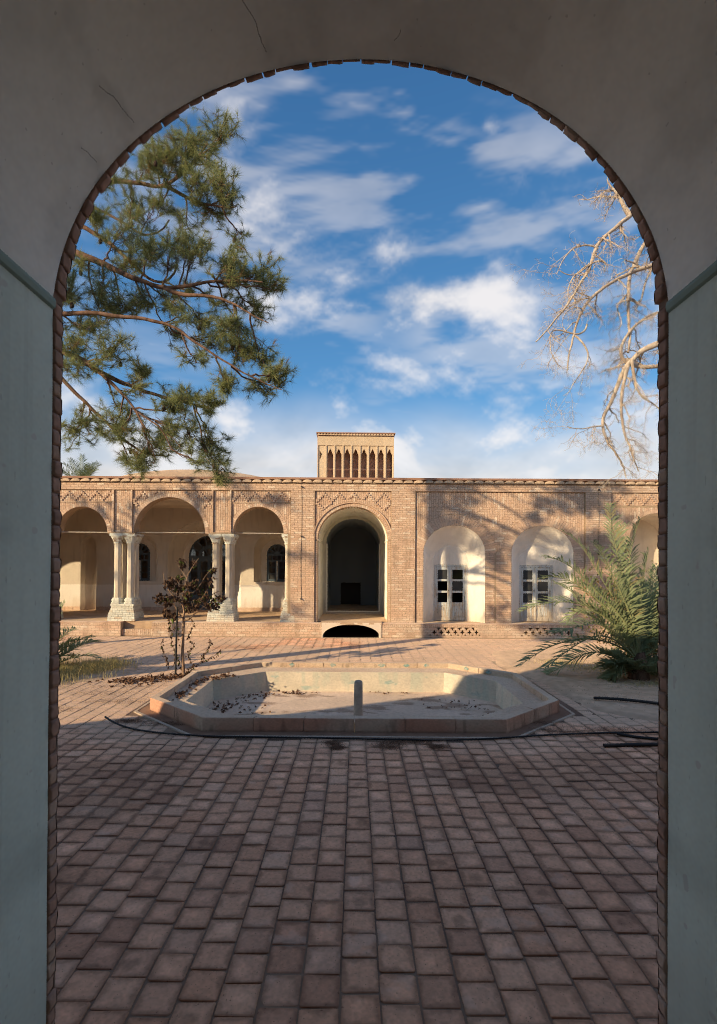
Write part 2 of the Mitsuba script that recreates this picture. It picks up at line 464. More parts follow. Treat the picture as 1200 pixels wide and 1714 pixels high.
def paver_fn(p, n, uv):
    k, a, b = coded(uv)
    r, q, s = cell_rand(k, 1), cell_rand(k, 2), cell_rand(k, 5)
    c = mix((.64, .345, .215), (.735, .43, .28), r)
    c = mix(c, (.45, .24, .16), .6 * smoothstep(.72, .95, q))
    c = mix(c, (.66, .44, .32), .3 * smoothstep(.80, .95, s))
    w = fbm(p[0] * 13, p[1] * 13, k * .37, 4)
    e = dr.minimum(dr.minimum(a, 1 - a), dr.minimum(b, 1 - b))
    rim = smoothstep(.22, .01, e + .34 * (w - .5))
    c = c * (1 - .40 * rim)
    x, y = a - .5 + .25 * (cell_rand(k, 8) - .5), b - .5 + .25 * (cell_rand(k, 9) - .5)
    d = dr.sqrt(x * x + y * y) + .55 * (w - .5)
    blot = smoothstep(.38, .05, d)
    c = c * (1 + dr.select(cell_rand(k, 12) > .955, -.34, dr.select(cell_rand(k, 12) < .38, .26, 0.0)) * blot)
    g = fbm(p[0] * 60, p[1] * 60, 3, 3)
    c = c * (.80 + .40 * g)
    pit = fbm(p[0] * 95, p[1] * 95, 9, 2)
    c = c * (1 - .45 * smoothstep(.84, .88, pit))
    lime = fbm(p[0] * 7 + 3, p[1] * 7, 2, 4)
    c = mix(c, (.68, .52, .42), .25 * smoothstep(.64, .78, lime) * smoothstep(.45, .6, fbm(p[0] * .9, p[1] * .9, 5, 2)))
    damp = fbm(p[0] * .75 + 9, p[1] * .75, 4, 3)
    c = c * (1 - .30 * smoothstep(.48, .68, damp))
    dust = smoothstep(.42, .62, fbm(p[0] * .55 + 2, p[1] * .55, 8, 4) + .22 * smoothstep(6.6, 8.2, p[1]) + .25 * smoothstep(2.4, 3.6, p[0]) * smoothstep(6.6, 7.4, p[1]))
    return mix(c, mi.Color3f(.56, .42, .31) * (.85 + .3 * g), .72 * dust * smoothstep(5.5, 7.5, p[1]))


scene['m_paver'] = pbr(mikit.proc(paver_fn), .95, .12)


def paver(cx, cy, w, l, ang, k, r, z=0.0):
    """A worn paving brick: chamfered corners, rounded top edges, slightly dished and tilted. 37 triangles."""
    c = .004 + .010 * r.random() ** 2
    hx, hy = w / 2, l / 2

    def ring(i, zz):
        a, b = hx - i, hy - i
        q = np.array([(-a + c, -b), (a - c, -b), (a, -b + c), (a, b - c), (a - c, b), (-a + c, b), (-a, b - c), (-a, -b + c)])
        return np.column_stack([q, np.full(8, zz)])
    v = np.vstack([ring(0, -.03), ring(.0005, -.003), ring(.005, 0), [[0, 0, -.0005 + .001 * r.random()]]])
    v[:-1, :2] += .005 * (r.random((24, 2)) - .5)
    uv = np.column_stack([np.clip(v[:, 0] / w + .5, 0, 1) + 4 * k, np.clip(v[:, 1] / l + .5, 0, 1)])
    v[:, 2] += v[:, 0] * .022 * (r.random() - .5) * 2 + v[:, 1] * .022 * (r.random() - .5) * 2 + (-.0025 if r.random() < .07 else 0) + .003 * (r.random() - .5) * 2 + z
    ca, sa = math.cos(ang), math.sin(ang)
    v[:, :2] = np.column_stack([cx + ca * v[:, 0] - sa * v[:, 1], cy + sa * v[:, 0] + ca * v[:, 1]])
    i = np.arange(8)
    f = [np.stack([a * 8 + i, a * 8 + (i + 1) % 8, (a + 1) * 8 + (i + 1) % 8, (a + 1) * 8 + i], 1) for a in (0, 1)]
    f = np.vstack(f)
    f = np.vstack([f[:, [0, 1, 2]], f[:, [0, 2, 3]], np.stack([16 + i, 16 + (i + 1) % 8, i * 0 + 24], 1)])
    return v, f, uv


r = np.random.default_rng(21)
pool_edge = prepared.prep(Polygon(O_APR).buffer(.03))
bed_right = Polygon([(3.55, 7.75), (3.4, 9.6), (3.0, 11.4), (3.5, 13.3), (5.0, 14.3), (9.5, 14.8), (9.5, 7.0), (5.2, 7.02), (4.2, 7.2)])
bed_left = Polygon([(-5.55, 8.9), (-4.75, 9.6), (-4.35, 10.4), (-4.6, 11.4), (-5.4, 12.2), (-7.2, 12.8), (-12, 12.6), (-12, 8.2), (-6.6, 8.3)])
beds = prepared.prep(unary_union([bed_right.buffer(-.12), bed_left.buffer(-.12)]))
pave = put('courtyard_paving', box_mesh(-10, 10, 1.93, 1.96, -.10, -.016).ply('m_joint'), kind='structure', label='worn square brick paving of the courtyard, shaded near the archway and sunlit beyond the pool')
near_p, rest = [], MB()
k = 0
W = .200
for i in range(-36, 37):
    y = 1.97 - .2 * r.random()
    x = i * W + .035 + .006 * (r.random() - .5)
    while y < 10.95:
        l = .200 + .016 * (r.random() - .5) + (.04 if r.random() < .05 else 0)
        c = Point(x, y + l / 2)
        if y + l / 2 > 1.99 and not pool_edge.contains(c) and not beds.contains(c) and not Polygon(O_APR).contains(c):
            v, f, uv = paver(x, y + l / 2, W - .007 - .004 * r.random(), l - .006 - .004 * r.random(), .018 * (r.random() - .5), k, r)
            visible = abs(x - .01) < .585 * (y + l / 2)
            near_p.append((y + abs(x) * .02 if visible and y > 2.15 else 99, len(near_p), v, f, uv))
            k += 1
        y += l
order = sorted(near_p, key=lambda q: q[:2])
for n_, (key_, _, v, f, uv) in enumerate(order):
    if n_ < 300 and key_ < 90:
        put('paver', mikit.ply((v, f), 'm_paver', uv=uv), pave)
    else:
        rest.add(v, f, uv)
W = .25
for i in range(-40, 41):
    for j in range(20):
        x, y = i * W + .01 * (r.random() - .5), 11.08 + j * W
        c = Point(x, y)
        if y < 15.8 and not beds.contains(c):
            v, f, uv = paver(x, y, W - .007, W - .007, .012 * (r.random() - .5), k, r)
            rest.add(v, f, uv)
            k += 1
put('pavers', rest.ply('m_paver', uv=True), pave, kind='stuff')


def bed_mesh(poly, h, step=.09, seed=3):
    """A low heap of loose earth with an uneven edge."""
    x0, y0, x1, y1 = poly.bounds
    xs, ys = np.arange(x0 - .4, x1 + .4, step), np.arange(y0 - .4, y1 + .4, step)
    X, Y = np.meshgrid(xs, ys)
    P = np.stack([X, Y, 0 * X], -1)
    ring = np.array(poly.exterior.coords)
    d = np.full(X.shape, 9.0)
    for a, b in zip(ring[:-1], ring[1:]):
        e = b - a
        t = np.clip(((X - a[0]) * e[0] + (Y - a[1]) * e[1]) / (e @ e), 0, 1)
        d = np.minimum(d, np.hypot(X - a[0] - t * e[0], Y - a[1] - t * e[1]))
    import shapely
    inside = shapely.contains_xy(poly, X, Y)
    d = np.where(inside, d, -d) + .35 * (nfbm(P * 1.7, 4, seed) - .5)
    z = -.03 + (h + .03) * sstep(-.10, .30, d) + .022 * (nfbm(P * 3.5, 4, seed + 5) - .5) * sstep(-.1, .2, d)
    P[..., 2] = z
    v, f = loft(P)
    keep = (v[f][:, :, 2] > -.027).any(1)
    return v, f[keep]


put('dirt_bed', mikit.ply(bed_mesh(bed_right, .035), 'm_ground', smooth=True), kind='structure', label='bare dusty earth bed under the palm to the right of the pool')
put('dirt_bed', mikit.ply(bed_mesh(bed_left, .03, seed=9), 'm_ground', smooth=True), kind='structure', label='bare earth bed with dry grass at the left side of the courtyard')

# ------------------------------------------------------------------ the pool
def pool_fn(p, n, uv):
    m = fbm(p[0] * 2.2, p[1] * 2.2, p[2] * 2.2, 4)
    c = mix((.62, .545, .44), (.53, .475, .39), smoothstep(.3, .7, m))
    s = fbm(p[0] * 8, p[1] * 8, p[2] * 1.3, 4)
    c = mix(c, (.42, .46, .39), .55 * smoothstep(.5, .7, s))
    t = fbm(p[0] * 5 + 11, p[1] * 5, p[2] * 9, 3)
    c = mix(c, (.20, .36, .36), .55 * smoothstep(.66, .76, t) * smoothstep(9.0, 10.2, p[1]))
    g = fbm(p[0] * 40, p[1] * 40, p[2] * 40, 3)
    return c * (.82 + .36 * g)


def rim_fn(p, n, uv):
    m = fbm(p[0] * 1.7, p[1] * 1.7, p[2] * 3, 4)
    c = mix((.56, .44, .33), (.50, .365, .265), smoothstep(.3, .7, m))
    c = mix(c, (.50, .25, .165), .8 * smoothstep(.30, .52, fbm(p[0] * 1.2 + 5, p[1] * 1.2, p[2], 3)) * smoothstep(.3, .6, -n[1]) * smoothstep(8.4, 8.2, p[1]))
    s = fbm(p[0] * 12, p[1] * 12, p[2] * 2, 3)
    c = c * (1 - .35 * smoothstep(.55, .75, s) * (1 - dr.abs(n[2])))
    g = fbm(p[0] * 45, p[1] * 45, p[2] * 45, 3)
    c = c * (.8 + .4 * g)
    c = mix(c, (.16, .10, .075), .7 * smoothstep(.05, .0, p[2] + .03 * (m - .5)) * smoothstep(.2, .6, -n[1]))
    return c


def basin_floor_fn(p, n, uv):
    m = fbm(p[0] * 1.3, p[1] * 1.3, 0, 4)
    c = mix((.60, .465, .365), (.50, .385, .295), smoothstep(.3, .7, m))
    t = fbm(p[0] * 2.2 + 4, p[1] * 4, 2, 4)
    c = mix(c, (.24, .15, .105), .7 * smoothstep(.60, .74, t))
    return c * (.85 + .3 * fbm(p[0] * 30, p[1] * 30, 0, 3))


scene['m_pool'] = pbr(mikit.proc(pool_fn), .9, .15)
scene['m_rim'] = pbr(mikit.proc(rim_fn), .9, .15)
scene['m_basin_floor'] = pbr(mikit.proc(basin_floor_fn), .92, .15)
scene['m_cement'] = pbr(mikit.proc(lambda p, n, uv: mix((.50, .41, .33), (.36, .28, .215), fbm(p[0] * 5, p[1] * 5, p[2] * 5, 3)) * (.8 + .4 * fbm(p[0] * 30, p[1] * 30, p[2] * 30, 2))), .9, .15)
scene['m_turquoise'] = pbr(mikit.proc(lambda p, n, uv: mix((.20, .34, .34), (.40, .40, .35), smoothstep(.42, .62, fbm(p[0] * 30, p[1] * 30, p[2] * 30, 3)))), .9, .15)

scene['m_soil'] = pbr(mikit.proc(lambda p, n, uv: mix((.30, .185, .13), (.16, .10, .07), fbm(p[0] * 7, p[1] * 7, p[2] * 7, 4))), .95, .1)
pool = thing('octagonal_pool', 'dry octagonal courtyard pool with a low cement rim, inner ledge and dusty floor', 'pool')
A, B, C, D, E = (np.array(o) for o in (O_OUT, O_RIM, O_LED, O_FLR, O_APR))
HR, ZL, ZF = .188, .095, -.285


def ring_strip(P, za, Q, zb, nu=14, amp=.005, seed=0):
    """A slightly uneven strip between the closed outlines P (at za) and Q (at zb)."""
    rows = []
    for t in np.linspace(0, 1, 5):
        R = P + (Q - P) * t
        pts = []
        for i in range(8):
            a, b = R[i], R[(i + 1) % 8]
            pts.append(a + (b - a) * np.linspace(0, 1, nu, endpoint=False)[:, None])
        pts = np.vstack(pts)
        q = np.column_stack([pts, np.full(len(pts), za + (zb - za) * t)])
        if 0 < t < 1:
            q = q + amp * 2 * (np.stack([nfbm(q * 4, 3, seed + s) for s in range(3)], -1) - .5)
        rows.append(q)
    return loft(np.array(rows), closed=True)


r = np.random.default_rng(5)
for i in range(8):                      # the rim is cast in slabs with open joints
    a0, a1, b0, b1 = A[i], A[(i + 1) % 8], B[i], B[(i + 1) % 8]
    L = np.linalg.norm(a1 - a0)
    cuts = max(1, round(L / .62))
    for j in range(cuts):
        t0, t1 = j / cuts, (j + 1) / cuts
        gap = .006 / L
        ts = np.linspace(t0 + (gap if j else 0), t1 - (gap if j < cuts - 1 else 0), 7)
        o = a0 + (a1 - a0) * ts[:, None]
        q = b0 + (b1 - b0) * ts[:, None]
        dz = .006 * (r.random() - .5)
        inn = (q - o) / np.linalg.norm(q - o, axis=1, keepdims=True)
        rows = []
        for base, off, z in ((o, 0, -.06), (o, 0, .08), (o, .0, HR - .012 + dz), (o, .010, HR + dz), (q, -.010, HR + dz), (q, 0, HR - .012 + dz), (q, 0, ZL - .03)):
            p = np.column_stack([base + inn * off, np.full(7, z)])
            rows.append(p + .005 * (np.stack([meshkit.noise(p * 14, 50 + s) for s in range(3)], -1) - .5))
        rows = np.array(rows)
        m = MB().add(*loft(rows))
        for e in (0, 6):
            m.add(rows[:, e], [[0, 1, 2], [0, 2, 5], [2, 3, 4], [2, 4, 5], [0, 5, 6]])
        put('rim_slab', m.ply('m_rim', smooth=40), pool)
m = MB().add(*ring_strip(B, ZL, C, ZL - .004, 14, .006, 60))
put('ledge', m.ply('m_rim', smooth=40), pool)
m = MB().add(*ring_strip(C, ZL - .004, D, ZF - .01, 14, .008, 70))
put('basin_wall', m.ply('m_pool', smooth=40), pool, label='stained inner wall of the pool with grey green patches')
q = Polygon(D).buffer(.01)
xs = np.array([(x, y) for x in np.arange(-2.6, 2.61, .1) for y in np.arange(7.1, 10.25, .1)])
from scipy.spatial import Delaunay
import shapely
xs = xs[shapely.contains_xy(q, xs[:, 0], xs[:, 1])]
xs = np.vstack([xs, D])
tri = Delaunay(xs).simplices
z = ZF + .02 * (nfbm(np.column_stack([xs, 0 * xs[:, 0]]) * 1.3, 3, 8) - .5)
put('basin_floor', mikit.ply((np.column_stack([xs, z]), tri), 'm_basin_floor', smooth=True), pool)
m = MB()
for i in range(8):                      # cement edging round the pool, a strip sunk in the paving; dirt between it and the rim
    a, b = E[i], E[(i + 1) % 8]
    n_ = (A[i] - a) / np.linalg.norm(A[i] - a) * .045
    n2 = (A[(i + 1) % 8] - b) / np.linalg.norm(A[(i + 1) % 8] - b) * .045
    ts = np.linspace(0, 1, 12)[:, None]
    o, q = a + (b - a) * ts, (a + n_) + (b + n2 - a - n_) * ts
    zz = .012 + .006 * meshkit.noise(np.column_stack([o * 3, 0 * o[:, 0]]), 4)
    m.add(*loft(np.array([np.column_stack([o, zz - .05]), np.column_stack([o, zz]), np.column_stack([q, zz]), np.column_stack([q, zz - .05])])))
put('edging', m.ply('m_cement'), pool, label='thin cement edging strip around the pool')
m = MB().add(*ring_strip(E, .006, A, .012, 14, .012, 80))
put('dirt_gap', m.ply('m_soil', smooth=40), pool)
zz = np.array([0, .02, .50, .545, .565, .572])
rr = np.array([.078, .074, .070, .066, .050, .0])
v, f = tube(np.column_stack([0 * zz + .06, 0 * zz + 8.52, ZF + zz]), np.maximum(rr, .002), 24)
put('fountain_pipe', mikit.ply((v, f), 'm_cement', smooth=50), pool, label='stubby round cement fountain pipe standing in the basin')
for x, y, w in ((-1.28, 10.60, .10), (-.45, 10.60, .12), (.55, 10.60, .15), (1.05, 10.60, .12), (1.45, 10.60, .10), (2.2, 10.29, .10), (2.55, 9.94, .12)):
    mk = MB()                           # flaking turquoise paint marks on the inside of the rim
    rot = 0 if y > 10.5 else -math.pi / 4
    for dx, dz, hw, hh in ((0, 0, .5, .12), (-.18, .02, .08, .38), (.16, 0, .07, .34), (0, .03, .05, .42), (-.35, -.01, .06, .2), (.36, .01, .06, .22)):
        p = boxv((dx - hw) * w, (dx + hw) * w, -.004, .02, (dz - hh) * .085, (dz + hh) * .085)
        c_, s_ = math.cos(rot), math.sin(rot)
        mk.add(np.column_stack([x + c_ * p[:, 0] - s_ * p[:, 1], y + s_ * p[:, 0] + c_ * p[:, 1], .143 + p[:, 2]]), BOXF)
    put('paint_mark', mk.ply('m_turquoise'), pool)
# ------------------------------------------------------------------ the house across the courtyard
house = thing('courtyard_house', 'long buff brick house with arched openings and a scalloped tile cornice across the courtyard', 'house')
Y0, YR, YI = 16.10, 16.155, 16.55       # face of the piers, face of the recessed panels, back of the front wall
ZT, ZP, ZFL = 4.72, 4.50, .43
XA, XB = -13.2, 13.0
XW = -18.0
ARCHES = [(-8.505, .785, 3.17, .80), (-5.79, 1.11, 3.15, 1.13), (-3.025, .785, 3.17, .83)]
arch_A, arch_B, arch_C = [arch(c, h, 0, zs, ri, 40) for c, h, zs, ri in ARCHES]
arch_I = arch(-.09, 1.09, .40, 3.0, 1.02, 48)
arch_N1, arch_N2 = arch(3.07, .96, .40, 2.60, .86, 40), arch(5.81, .96, .40, 2.60, .86, 40)
arch_D, arch_E = arch(9.36, .85, 0, 3.05, .82, 36), arch(11.9, .85, 0, 3.05, .82, 36)
p_A, p_1, p_B, p_2, p_C = sbox(-9.62, 3.15, -7.56, ZP), sbox(-7.50, 3.19, -6.98, ZP), sbox(-6.93, 3.15, -4.47, ZP), sbox(-4.42, 3.19, -3.91, ZP), sbox(-3.86, 3.15, -2.02, ZP)
p_I, p_N, p_D = sbox(-1.27, .40, 1.10, ZP), sbox(1.85, .40, 7.12, ZP), sbox(7.92, .40, 10.75, ZP)
holes = unary_union([arch_A, arch_B, arch_C, arch_I, arch_N1, arch_N2, arch_D, arch_E])
open_below = sbox(-9.62, 0, -2.10, 3.15)
panels = unary_union([p_A, p_1, p_B, p_2, p_C, p_I, p_N, p_D])
full = sbox(XA, .40, XB, ZT)
P0 = full.difference(unary_union([panels, open_below, holes]))
PR = panels.difference(unary_union([holes, open_below]))
m = MB().add(*extr(P0, Y0 + .006, YI)).add(*extr(PR, YR + .006, YI - .004))
m.add(*extr(sbox(XW, .40, XA, ZT).difference(arch(-15.3, 1.0, 0, 3.2, 1.0)), Y0 + .004, YI))
put('front_wall', m.ply('m_mortar'), house)

bricks = []          # (v, f, area, x, z)
brand = np.random.default_rng(77)


def lay(poly, y, depth=.012, jit=.004):
    """One brick with the outline poly (x, z), its face at y minus a little."""
    yy = y - jit * brand.random()
    c = np.array(poly.exterior.coords)[:-1]
    if len(c) == 4:
        v = np.vstack([np.column_stack([c[:, 0], np.full(4, yy), c[:, 1]]), np.column_stack([c[:, 0], np.full(4, y + depth), c[:, 1]])])
        if poly.exterior.is_ccw:
            f = [[0, 1, 2, 3], [0, 4, 5, 1], [1, 5, 6, 2], [2, 6, 7, 3], [3, 7, 4, 0]]
        else:
            f = [[3, 2, 1, 0], [1, 5, 4, 0], [2, 6, 5, 1], [3, 7, 6, 2], [0, 4, 7, 3]]
        f = np.array(f)
        f = np.vstack([f[:, [0, 1, 2]], f[:, [0, 2, 3]]])
    else:
        v, f = extr(poly, yy, y + depth)
    x, z = poly.centroid.x, poly.centroid.y
    bricks.append((v, f, poly.area, x, z))


def fill(region, rects, y, **kw):
    pr = prepared.prep(region)
    for q in rects:
        b = q if not isinstance(q, tuple) else sbox(*q)
        if pr.contains(b):
            lay(b, y, **kw)
        elif pr.intersects(b):
            for g_ in polys(b.intersection(region)):
                g_ = g_.simplify(.002)
                if g_.area > 5e-4:
                    lay(g_, y, **kw)


def stretchers(x0, x1, z0, z1, L=.235, H=.066, j=.012, off=None):
    n, k = int((z1 - z0) / H + .001), 0
    H = (z1 - z0) / max(n, 1)
    for i in range(n):
        o = (.5 * (i % 2) if off is None else off * i) * L + .02 * (brand.random() - .5)
        x = x0 - o
        while x < x1:
            a, b = max(x, x0) + (j / 2), min(x + L, x1) - (j / 2)
            if b - a > .02:
                yield (a, z0 + i * H + j / 2 + .002 * (brand.random() - .5), b, z0 + (i + 1) * H - j / 2)
            x += L


def soldiers(x0, x1, z0, z1, L=.235, H=.07, j=.011):
    for a, b, c, d in stretchers(z0, z1, x0, x1, L, H, j):
        yield (b, a, d, c)


def herringbone(x0, x1, z0, z1, w=.078, n=3, j=.011):
    for cx in range(int((x1 - x0) / w) + 4):
        for cz in range(-3, int((z1 - z0) / w) + 4):
            t = (cx - cz) % (2 * n)
            x, z = x0 + cx * w, z0 + cz * w
            if t == 0:
                yield (x + j / 2, z + j / 2, x + n * w - j / 2, z + w - j / 2)
            elif t == n:
                yield (x + j / 2, z - (n - 1) * w + j / 2, x + w - j / 2, z + w - j / 2)


def ring_bricks(c, half, zs, rise, t0, t1, n, a0=180, a1=0, bend=0.0):
    """Radial bricks between distances t0 and t1 outside an elliptical arch."""
    a = np.radians(np.linspace(a0, a1, n + 1))
    d = np.stack([np.cos(a), np.sin(a)], 1)
    for i in range(n):
        g_ = .045 * (a[1] - a[0])
        q = []
        for ang, t in ((a[i] + g_, t0), (a[i + 1] - g_, t0), (a[i + 1] - g_, t1), (a[i] + g_, t1)):
            q.append((c + (half + t) * math.cos(ang), zs + (rise + t) * math.sin(ang)))
        yield Polygon(q)


ring = lambda c, h, zs, ri, t: arch(c, h + t, 0, zs, ri + t, 60)
# piers and frieze: stretcher courses
for a, b in ((-2.02, -1.27), (1.10, 1.85), (7.12, 7.92), (-13.2, -9.62), (10.75, 13.0)):
    fill(P0, stretchers(a + .004, b - .004, ZFL + .003, ZP), Y0)
fill(P0, stretchers(XA, XB, ZP + .004, ZT - .012), Y0)
for a, b in ((-7.56, -7.50), (-6.98, -6.93), (-4.47, -4.42), (-3.91, -3.86)):      # raised strips between the spandrel panels
    fill(P0, soldiers(a + .001, b - .001, 3.2, ZP - .005, L=.235, H=b - a - .002, j=.006), Y0)
# spandrel panels over the column pairs: upright bricks
for q in (p_1, p_2):
    a, _, b, _ = q.bounds
    fill(q, soldiers(a + .01, b - .01, 3.26, ZP - .01, .21, .062), YR)
    fill(q, stretchers(a + .01, b - .01, 3.192, 3.255, .17, .063), YR)


def stepped(ix, iz, period, h):
    """A stepped diamond band: which cells stand proud."""
    u = abs((ix % period) - period // 2)
    return (u + iz) % period in (0, 1) or (u - iz) % period == 0


def relief(region, x0, x1, z0, z1, c=.062, period=8, two=False):
    nx, nz = int((x1 - x0) / c), int((z1 - z0) / c)
    cw, ch = (x1 - x0) / nx, (z1 - z0) / nz
    flat, proud = [], []
    for iz in range(nz):
        for ix in range(nx):
            u = abs((ix % period) - period / 2 + .0)
            q = sbox(x0 + ix * cw + .004, z0 + iz * ch + .004, x0 + (ix + 1) * cw - .004, z0 + (iz + 1) * ch - .004)
            r_ = nz - 1 - iz
            (proud if (int(u) in (r_, r_ - 1) or (two and int(period / 2 - u) in (r_ - 5, r_ - 6))) else flat).append(q)
    fill(region, proud, YR - .034, depth=.05)
    return region


for q, (c, h, zs, ri), ap in ((p_A, ARCHES[0], arch_A), (p_B, ARCHES[1], arch_B), (p_C, ARCHES[2], arch_C)):
    a, _, b, _ = q.bounds
    body = q.difference(ring(c, h, zs, ri, .128))
    if ap is not arch_B:
        fill(body, soldiers(a + .01, b - .01, 3.17, 4.095, .235, .064), YR)
        fill(q, [(a + .01 + i * .235, 4.10, a + .24 + i * .235, 4.125) for i in range(int((b - a) / .235))], YR - .02, depth=.03)
        fill(q, soldiers(a + .01, b - .01, 4.14, ZP - .012, .115, .064), YR)
        relief(q, a + .02, b - .02, 4.15, ZP - .03, .052, 8)
    else:
        fill(body, soldiers(a + .01, b - .01, 3.17, ZP - .012, .225, .064), YR)
        relief(q.difference(ring(c, h, zs, ri, .20)), a + .02, b - .02, 3.7, ZP - .03, .056, 8, True)
    fill(q, ring_bricks(c, h, zs, ri, .004, .120, int(3.1 * (h + ri) / 2 / .062)), YR - .006)
# the deep central arch
c, h, zs, ri = -.09, 1.09, 3.0, 1.02
body = p_I.difference(unary_union([ring(c, h, zs, ri, .16), sbox(-3, 0, -1.18, 2.9), sbox(1.0, 0, 3, 2.9)]))
fill(body, soldiers(-1.26, 1.09, 2.95, ZP - .012, .225, .064), YR)
relief(p_I.difference(ring(c, h, zs, ri, .25)), -1.25, 1.08, 3.5, ZP - .03, .056, 8, True)
fill(p_I, ring_bricks(c, h, zs, ri, .004, .098, 54), YR - .004)
lip = [np.column_stack([c + (h + t) * np.cos(np.linspace(np.pi * .97, np.pi * .03, 60)), np.full(60, y), zs + (ri + t) * np.sin(np.linspace(np.pi * .97, np.pi * .03, 60))])
       for t, y in ((.105, YR + .01), (.112, YR - .045), (.140, YR - .05), (.150, YR + .01))]
put('arch_lip', mikit.ply(loft(np.array(lip)), 'm_brick', smooth=False), house)
for a, b in ((-1.266, -1.19), (1.01, 1.096)):
    fill(sbox(a, ZFL, b, 2.95), stretchers(a + .002, b - .002, ZFL + .003, 2.95, .3, .066), YR)
# the wide panel with the two niches
rings = []
for c in (3.07, 5.81):
    rings.append(ring(c, .96, 2.60, .86, .345))
    fill(p_N, ring_bricks(c, .96, 2.60, .86, .006, .335, 46), YR - .003)
body = p_N.difference(unary_union(rings))
fill(body.intersection(sbox(0, 4.02, 9, 5)), soldiers(1.87, 7.10, 4.02, ZP - .012, .225, .068), YR)
mid = unary_union([Polygon([(2.4, 4.02), (6.5, 4.02), (5.6, 3.3), (4.75, 2.6), (4.13, 2.6), (3.3, 3.3)])])
fill(body.intersection(mid), herringbone(1.9, 7.1, 2.4, 4.02), YR)
fill(body.intersection(sbox(0, 2.6, 9, 4.02)).difference(mid), soldiers(1.87, 7.10, 2.6, 4.02, .235, .068), YR)
for a, b in ((1.875, 2.10), (4.045, 4.325), (4.365, 4.84), (6.785, 7.10)):
    fill(p_N.difference(unary_union([arch_N1, arch_N2])), stretchers(a, b, ZFL + .003, 2.6, .235, .066), YR)
# right arcade panel
c, h, zs, ri = 9.36, .85, 3.05, .82
body = p_D.difference(ring(c, h, zs, ri, .128))
fill(body.intersection(sbox(0, 3.1, 11, 4.05)), soldiers(7.93, 10.74, 3.1, 4.05, .235, .064), YR)
fill(p_D, soldiers(7.93, 10.74, 4.10, ZP - .012, .13, .064), YR)
relief(p_D, 7.98, 10.7, 4.12, ZP - .03, .056, 8)
fill(p_D, ring_bricks(c, h, zs, ri, .004, .120, 42), YR - .006)
fill(p_D.difference(arch_D), stretchers(7.93, 10.74, ZFL + .003, 3.1, .235, .066), YR)

# plinth with its soldier course, the basement arch and the two brick lattice vents
YP = 15.86
base_hole = sbox(-1.02, -.1, .80, ZFL + .02)
cell = .043
lat = []
for c in (3.06, 5.86):
    for iz in range(7):
        z = .018 + iz * cell
        reach = .86 * math.sqrt(max(0, 1 - (z / .37) ** 2)) if z < .37 else 0
        for ix in range(-20, 21):
            x = c + ix * cell
            if abs(ix * cell) > reach:
                continue
            a, b = (ix + (2 if iz > 4 else 0)) % 5, iz
            plus = (a == 0 and b in (2, 3, 4)) or (b == 3 and a in (1, 4)) or (a == 0 and b in (5, 6)) or (b == 6 and a in (1, 4))
            dot = a in (2,) and b == 1
            if plus or dot:
                lat.append(sbox(x - cell / 2 - .0005, z, x + cell / 2 + .0005, z + cell + .0008))
lat = unary_union(lat)
PL = sbox(XA, -.15, XB, .40).difference(unary_union([base_hole, lat, sbox(-7.15, -.2, -6.2, .5)]))
put('plinth', mikit.ply(extr(PL, YP + .006, YP + .20), 'm_mortar'), house)
fill(PL, soldiers(XA, XB, .313, .40, .087, .062, .010), YP)
fill(PL, stretchers(XA, XB, .004, .312, .235, .062), YP)
m = MB()
m.add(*extr(sbox(XA, .40, XB, ZFL).difference(sbox(-7.15, .3, -6.2, .5)), YP - .012, Y0 + .02))
put('platform_edge', m.ply('m_brick', uv=True), house)
m = MB().add(boxv(-7.15, -6.2, 15.95, 16.02, -.1, .20), BOXF).add(boxv(-7.15, -6.2, 16.02, 16.5, -.1, .20), BOXF).add(boxv(-7.15, -6.2, 16.30, 16.6, .2, ZFL - .003), BOXF)
put('step', m.ply('m_mortar'), house, label='recessed brick step up to the arcade platform')
fill(sbox(-7.14, 0, -6.21, .2), soldiers(-7.14, -6.21, .005, .2, .19, .062), 15.944)
fill(sbox(-7.14, 0, -6.21, .45), soldiers(-7.14, -6.21, .2, .425, .22, .062), 16.294)
m = MB().add(boxv(-18, -1.3, Y0 + .021, 20.4, .2, ZFL), BOXF).add(boxv(1.2, 13, Y0 + .021, 21, .2, ZFL - .002), BOXF)
put('platform_floor', m.ply('m_mud'), house)

# basement arch: white painted surround, dark vault behind it
bas = Polygon([(-.985, -.1), *[(-.12 + .865 * math.cos(a), .03 + .365 * math.sin(a)) for a in np.linspace(math.pi, 0, 30)], (.745, -.1)])
put('basement_surround', mikit.ply(extr(sbox(-1.018, -.1, .798, .445).difference(bas), YP - .03, YP + .24), 'm_white_plaster'), house, label='white painted surround of the low basement arch')
rows = []
for y in (YP + .235, 18.9):
    rows.append(np.array([(x, y, z) for x, z in np.array(bas.exterior.coords)[:-1]]))
m = MB().add(*loft(np.array(rows), closed=True)).add(boxv(-1.1, .9, 18.9, 19.0, -1.6, .42), BOXF)
m.add(boxv(-1.1, .9, 15.9, 18.9, -1.6, -1.5), BOXF).add(boxv(-1.1, -.99, 16.1, 18.9, -1.5, -.05), BOXF).add(boxv(.75, .9, 16.1, 18.9, -1.5, -.05), BOXF).add(boxv(-1.1, .9, 15.86, 16.0, -1.5, -.02), BOXF)
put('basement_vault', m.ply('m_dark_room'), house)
slab = MB()
xs = np.linspace(-1.05, .82, 50)
ed = .035 * (nfbm(np.column_stack([xs * 6, 0 * xs, 0 * xs]), 4, 15) - .3)
top = [np.column_stack([xs, np.full(50, y), np.full(50, z) + 0 * ed]) for y, z in ((Y0 - .02, ZFL - .03), (Y0 - .02, ZFL + .018), (Y0 + .1, ZFL + .03), (Y0 + .3, ZFL + .03))]
top[0][:, 1] = YP - .036 + ed.clip(0)
